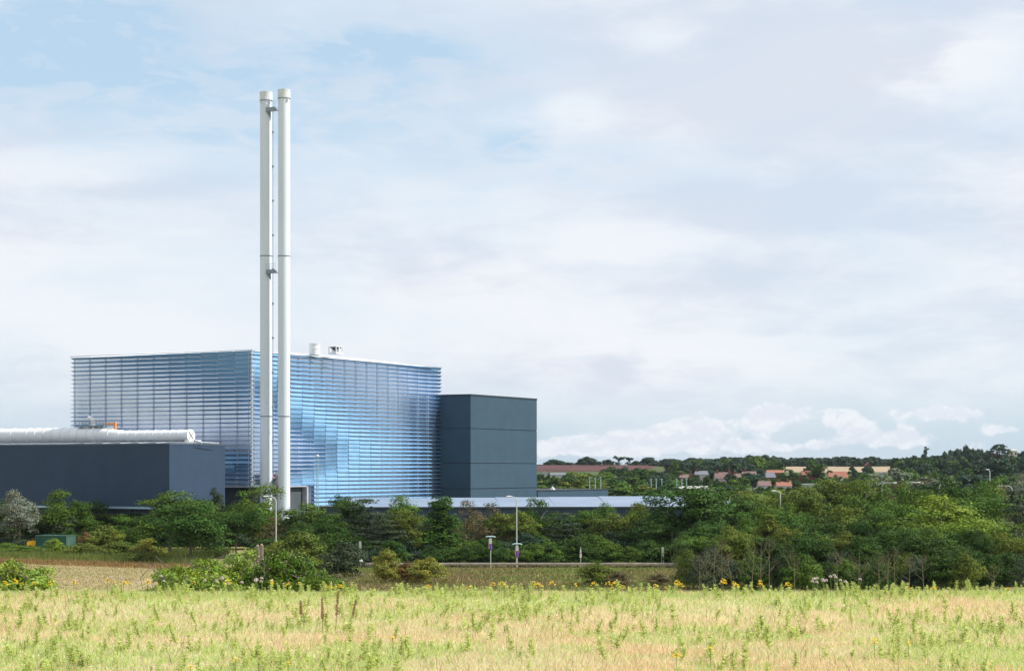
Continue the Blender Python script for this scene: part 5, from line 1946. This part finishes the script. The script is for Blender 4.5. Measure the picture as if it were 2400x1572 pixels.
for i, (u, v, k) in enumerate(FL):
    if v < 1400:
        Y = random.uniform(31.6, 33.6)
        lab = 'yellow ragwort head at the far meadow edge'
        grp = 'ragwort along the meadow edge'
    else:
        Y = CZ * FPX / (v + 14 - V0) * .93
        lab = 'yellow ragwort head low in the foreground meadow'
        grp = 'ragwort in the foreground meadow'
    g = G(u, Y)
    h = max(.10, Z(v - 5, Y) - g[2])
    t = thing('ragwort', lab, 'flower', g, random.uniform(0, 6.28), grp)
    s = random.uniform(.6, .9)
    a, c = RG[k]
    tag(obj('flower_head', a, t, scl=(s, s, h)), kind='stuff'); obj('stem', c, t, scl=(s, s, h))
# pale thistle heads
mat('thistle_pale', (0.50, 0.42, 0.40), .9)
th = MB()
for k in range(26):
    a, bq = random.uniform(0, 6.28), random.uniform(-.3, 1.2)
    e = Vector((math.cos(a) * math.cos(bq), math.sin(a) * math.cos(bq), math.sin(bq))) * .03
    th.cyl((0, 0, 1), tuple(Vector((0, 0, 1)) + e), .004, .007, 4)
thm = th.mesh('seed_head', 'thistle_pale')
ths = MB().tube([(0, 0, 0), (.012, 0, .5), (0, 0, 1)], .005, 5, .003).mesh('stem', MATS['stem_green'])
for k in range(34):
    u = random.choice([random.uniform(150, 400), random.uniform(480, 640), random.uniform(1900, 2060)])
    Y = random.uniform(31.6, 33.4)
    g = G(u, Y)
    h = random.uniform(.22, .36)
    t = thing('thistle', 'pale fluffy thistle head at the far meadow edge', 'thistle', g, 0, 'thistles along the meadow edge')
    o = obj('seed_head', thm, t); o.location = (0, 0, h - 1)
    obj('stem', ths, t, scl=(1, 1, h))

# ------------------------------------------------------------------ rough grass on the bank and the stubble (stuff)
nb = 60000
y = rng.uniform(206, 261, nb)
x = rng.uniform(-40, 52, nb)
v_ = rng.uniform(.6, 1.3, nb)[:, None]
m_ = np.clip(fbm(x * .12, y * .2, 31, 4) * 3 - 1.1, 0, 1)[:, None]
col = (np.array([[.26, .205, .10]]) * (1 - m_) + np.array([[.20, .25, .07]]) * m_) * v_
tag(blades('bank_grass', x, y, rng.uniform(.15, .5, nb), rng.uniform(.05, .14, nb), col, .8), 'rough brown and green grass on the bank below the road', 'grass', kind='stuff')
nb = 50000
y = rng.uniform(215, 312, nb)
x = rng.uniform(-112, -46, nb)
v_ = rng.uniform(.75, 1.2, nb)[:, None]
edge = 262 + (x + 52.5) * (296 - 262) / (-112 + 52.5)
m_ = np.clip(fbm(x * .08, y * .14, 33, 4) * 3 - 1.1, 0, 1)[:, None]
col = (np.array([[.40, .29, .16]]) * (1 - m_) + np.array([[.27, .27, .10]]) * m_) * v_
br = (y > edge)[:, None]
col = np.where(br, np.array([[.30, .20, .085]]) * v_, col)
hh = np.where(y > edge, rng.uniform(.2, .6, nb), rng.uniform(.06, .18, nb))
hh = np.where(y > edge + 12, rng.uniform(.5, 1.3, nb), hh)
col = np.where((y > edge + 12)[:, None], np.array([[.17, .21, .055]]) * v_, col)
tag(blades('stubble_grass', x, y, hh, rng.uniform(.05, .14, nb), col, .8), 'pale stubble and brown margin grass left below the trees', 'grass', kind='stuff')

# ------------------------------------------------------------------ the air of the valley
hm_ = bpy.data.materials.new('haze')
hm_.use_nodes = True
hn = hm_.node_tree.nodes
hn.remove(hn['Principled BSDF'])
pv = hn.new('ShaderNodeVolumePrincipled')
pv.inputs['Color'].default_value = (0.80, 0.88, 1.0, 1)
pv.inputs['Density'].default_value = 0.00003
pv.inputs['Anisotropy'].default_value = 0.2
hm_.node_tree.links.new(pv.outputs[0], hn['Material Output'].inputs['Volume'])
MATS['haze'] = hm_
tag(MB().box(-3560, 3560, -460, 4860, -27, 76).build('haze', 'haze'), 'thin bluish summer haze filling the valley air', 'haze', kind='stuff')

# ------------------------------------------------------------------ labels: single each thing out by its neighbours
def nth(k):
    return f"{k}{'th' if 10 <= k % 100 <= 20 else {1: 'st', 2: 'nd', 3: 'rd'}.get(k % 10, 'th')}"


def col_of(o):
    return U0 + FPX * o.location.x / o.location.y


def row_of(o):
    return V0 - FPX * (o.location.z - CZ) / o.location.y


by_group = {}
for o in scene.objects:
    if o.parent is None and 'group' in o and 'label' in o:
        by_group.setdefault(o['group'], []).append(o)
ROWS = {'thicket shrubs along the wood edge': '{} low shrub from the barrier end at the foot of the wood',
        'lower trees inside the wood': '{} dark lower tree from the barrier end behind the bare saplings',
        'undergrowth shrubs behind the barrier': '{} dark undergrowth shrub from the swan neck lamp, behind the crash barrier',
        'undergrowth shrubs at the left': '{} dark undergrowth shrub from the silvery tree, below the navy block',
        'back row of the tree belt': '{} back row tree from the swan neck lamp, below the pale roof',
        'back row of the belt at the navy block': '{} back row tree from the silvery tree, below the navy block',
        'bare saplings along the wood edge': '{} bare pale sapling from the barrier end, along the wood edge',
        'ragwort along the meadow edge': '{} yellow ragwort head from the left along the far meadow edge',
        'ragwort in the foreground meadow': '{} low yellow ragwort head from the left in the near meadow',
        'weeds along the meadow edge': '{} leafy weed from the left breaking the far meadow edge',
        'thistles along the meadow edge': '{} pale thistle head from the left along the far meadow edge',
        'trees of the ridge wood': '{} bluish tree from the ridge row of single trees, on the wooded skyline'}
for gname, text in ROWS.items():
    for k, o in enumerate(sorted(by_group.get(gname, []), key=col_of)):
        o['label'] = text.format(nth(k + 1))
ws = sorted(by_group.get('tall weeds in the meadow', []), key=lambda o: o.location.y)
bands = ((20, 22.3, 'nearest'), (22.3, 25.5, 'middle'), (25.5, 40, 'farther'))
for a, c, nm in bands:
    for k, o in enumerate(sorted([w for w in ws if a <= w.location.y < c], key=col_of)):
        o['label'] = f'{nth(k + 1)} upright green weed from the left in the {nm} part of the meadow'
MARKS = [(1275, 1108, 'white gabled house'), (1308, 1112, 'white grey roofed house'), (1395, 1128, 'first floodlights'), (1538, 1130, 'middle floodlights'), (1626, 1143, 'white sports hall'),
         (1624, 1116, 'red brick gable'), (1645, 1110, 'slate roofed white house'), (1692, 1112, 'long brown roof'), (1757, 1108, 'grey brown roof'), (1817, 1105, 'long orange roof'),
         (1793, 1132, 'brown bungalow'), (1838, 1133, 'orange bungalow'), (1897, 1110, 'steep red roof'), (1965, 1110, 'barn roof'), (2036, 1086, 'tiny ridge roof'), (2071, 1110, 'tiny white gable'),
         (1908, 1133, 'white flat roof'), (2170, 1060, 'tall hillside tree'), (2343, 1050, 'cedar'), (2376, 1058, 'pale tower'), (2110, 1115, 'middle willow'), (2320, 1110, 'lone lamp post'), (1450, 1075, 'ragged ridge tree'), (2230, 1130, 'third lamp of the row')]
buck = {}
for gname in ('trees of the valley scrub', 'trees of the cedar hill', 'trees of the slope below the red field', 'trees among the village houses'):
    for o in by_group.get(gname, []):
        u_, v_ = col_of(o), row_of(o) - 20
        mu, mv, mn = min(MARKS, key=lambda m: (m[0] - u_) ** 2 + 2 * (m[1] - v_) ** 2)
        rel = ('right of' if u_ > mu else 'left of') if abs(u_ - mu) > abs(v_ - mv) else ('below' if v_ > mv else 'above')
        buck.setdefault((mn, rel), []).append((math.hypot(u_ - mu, v_ - mv), o))
for (mn, rel), L_ in buck.items():
    L_.sort(key=lambda t: t[0])
    for k, (dd, o) in enumerate(L_):
        o['label'] = f'far green hillside tree {rel} the {mn}, ' + ('closest to it' if k == 0 else f'{nth(k + 1)} out from it')
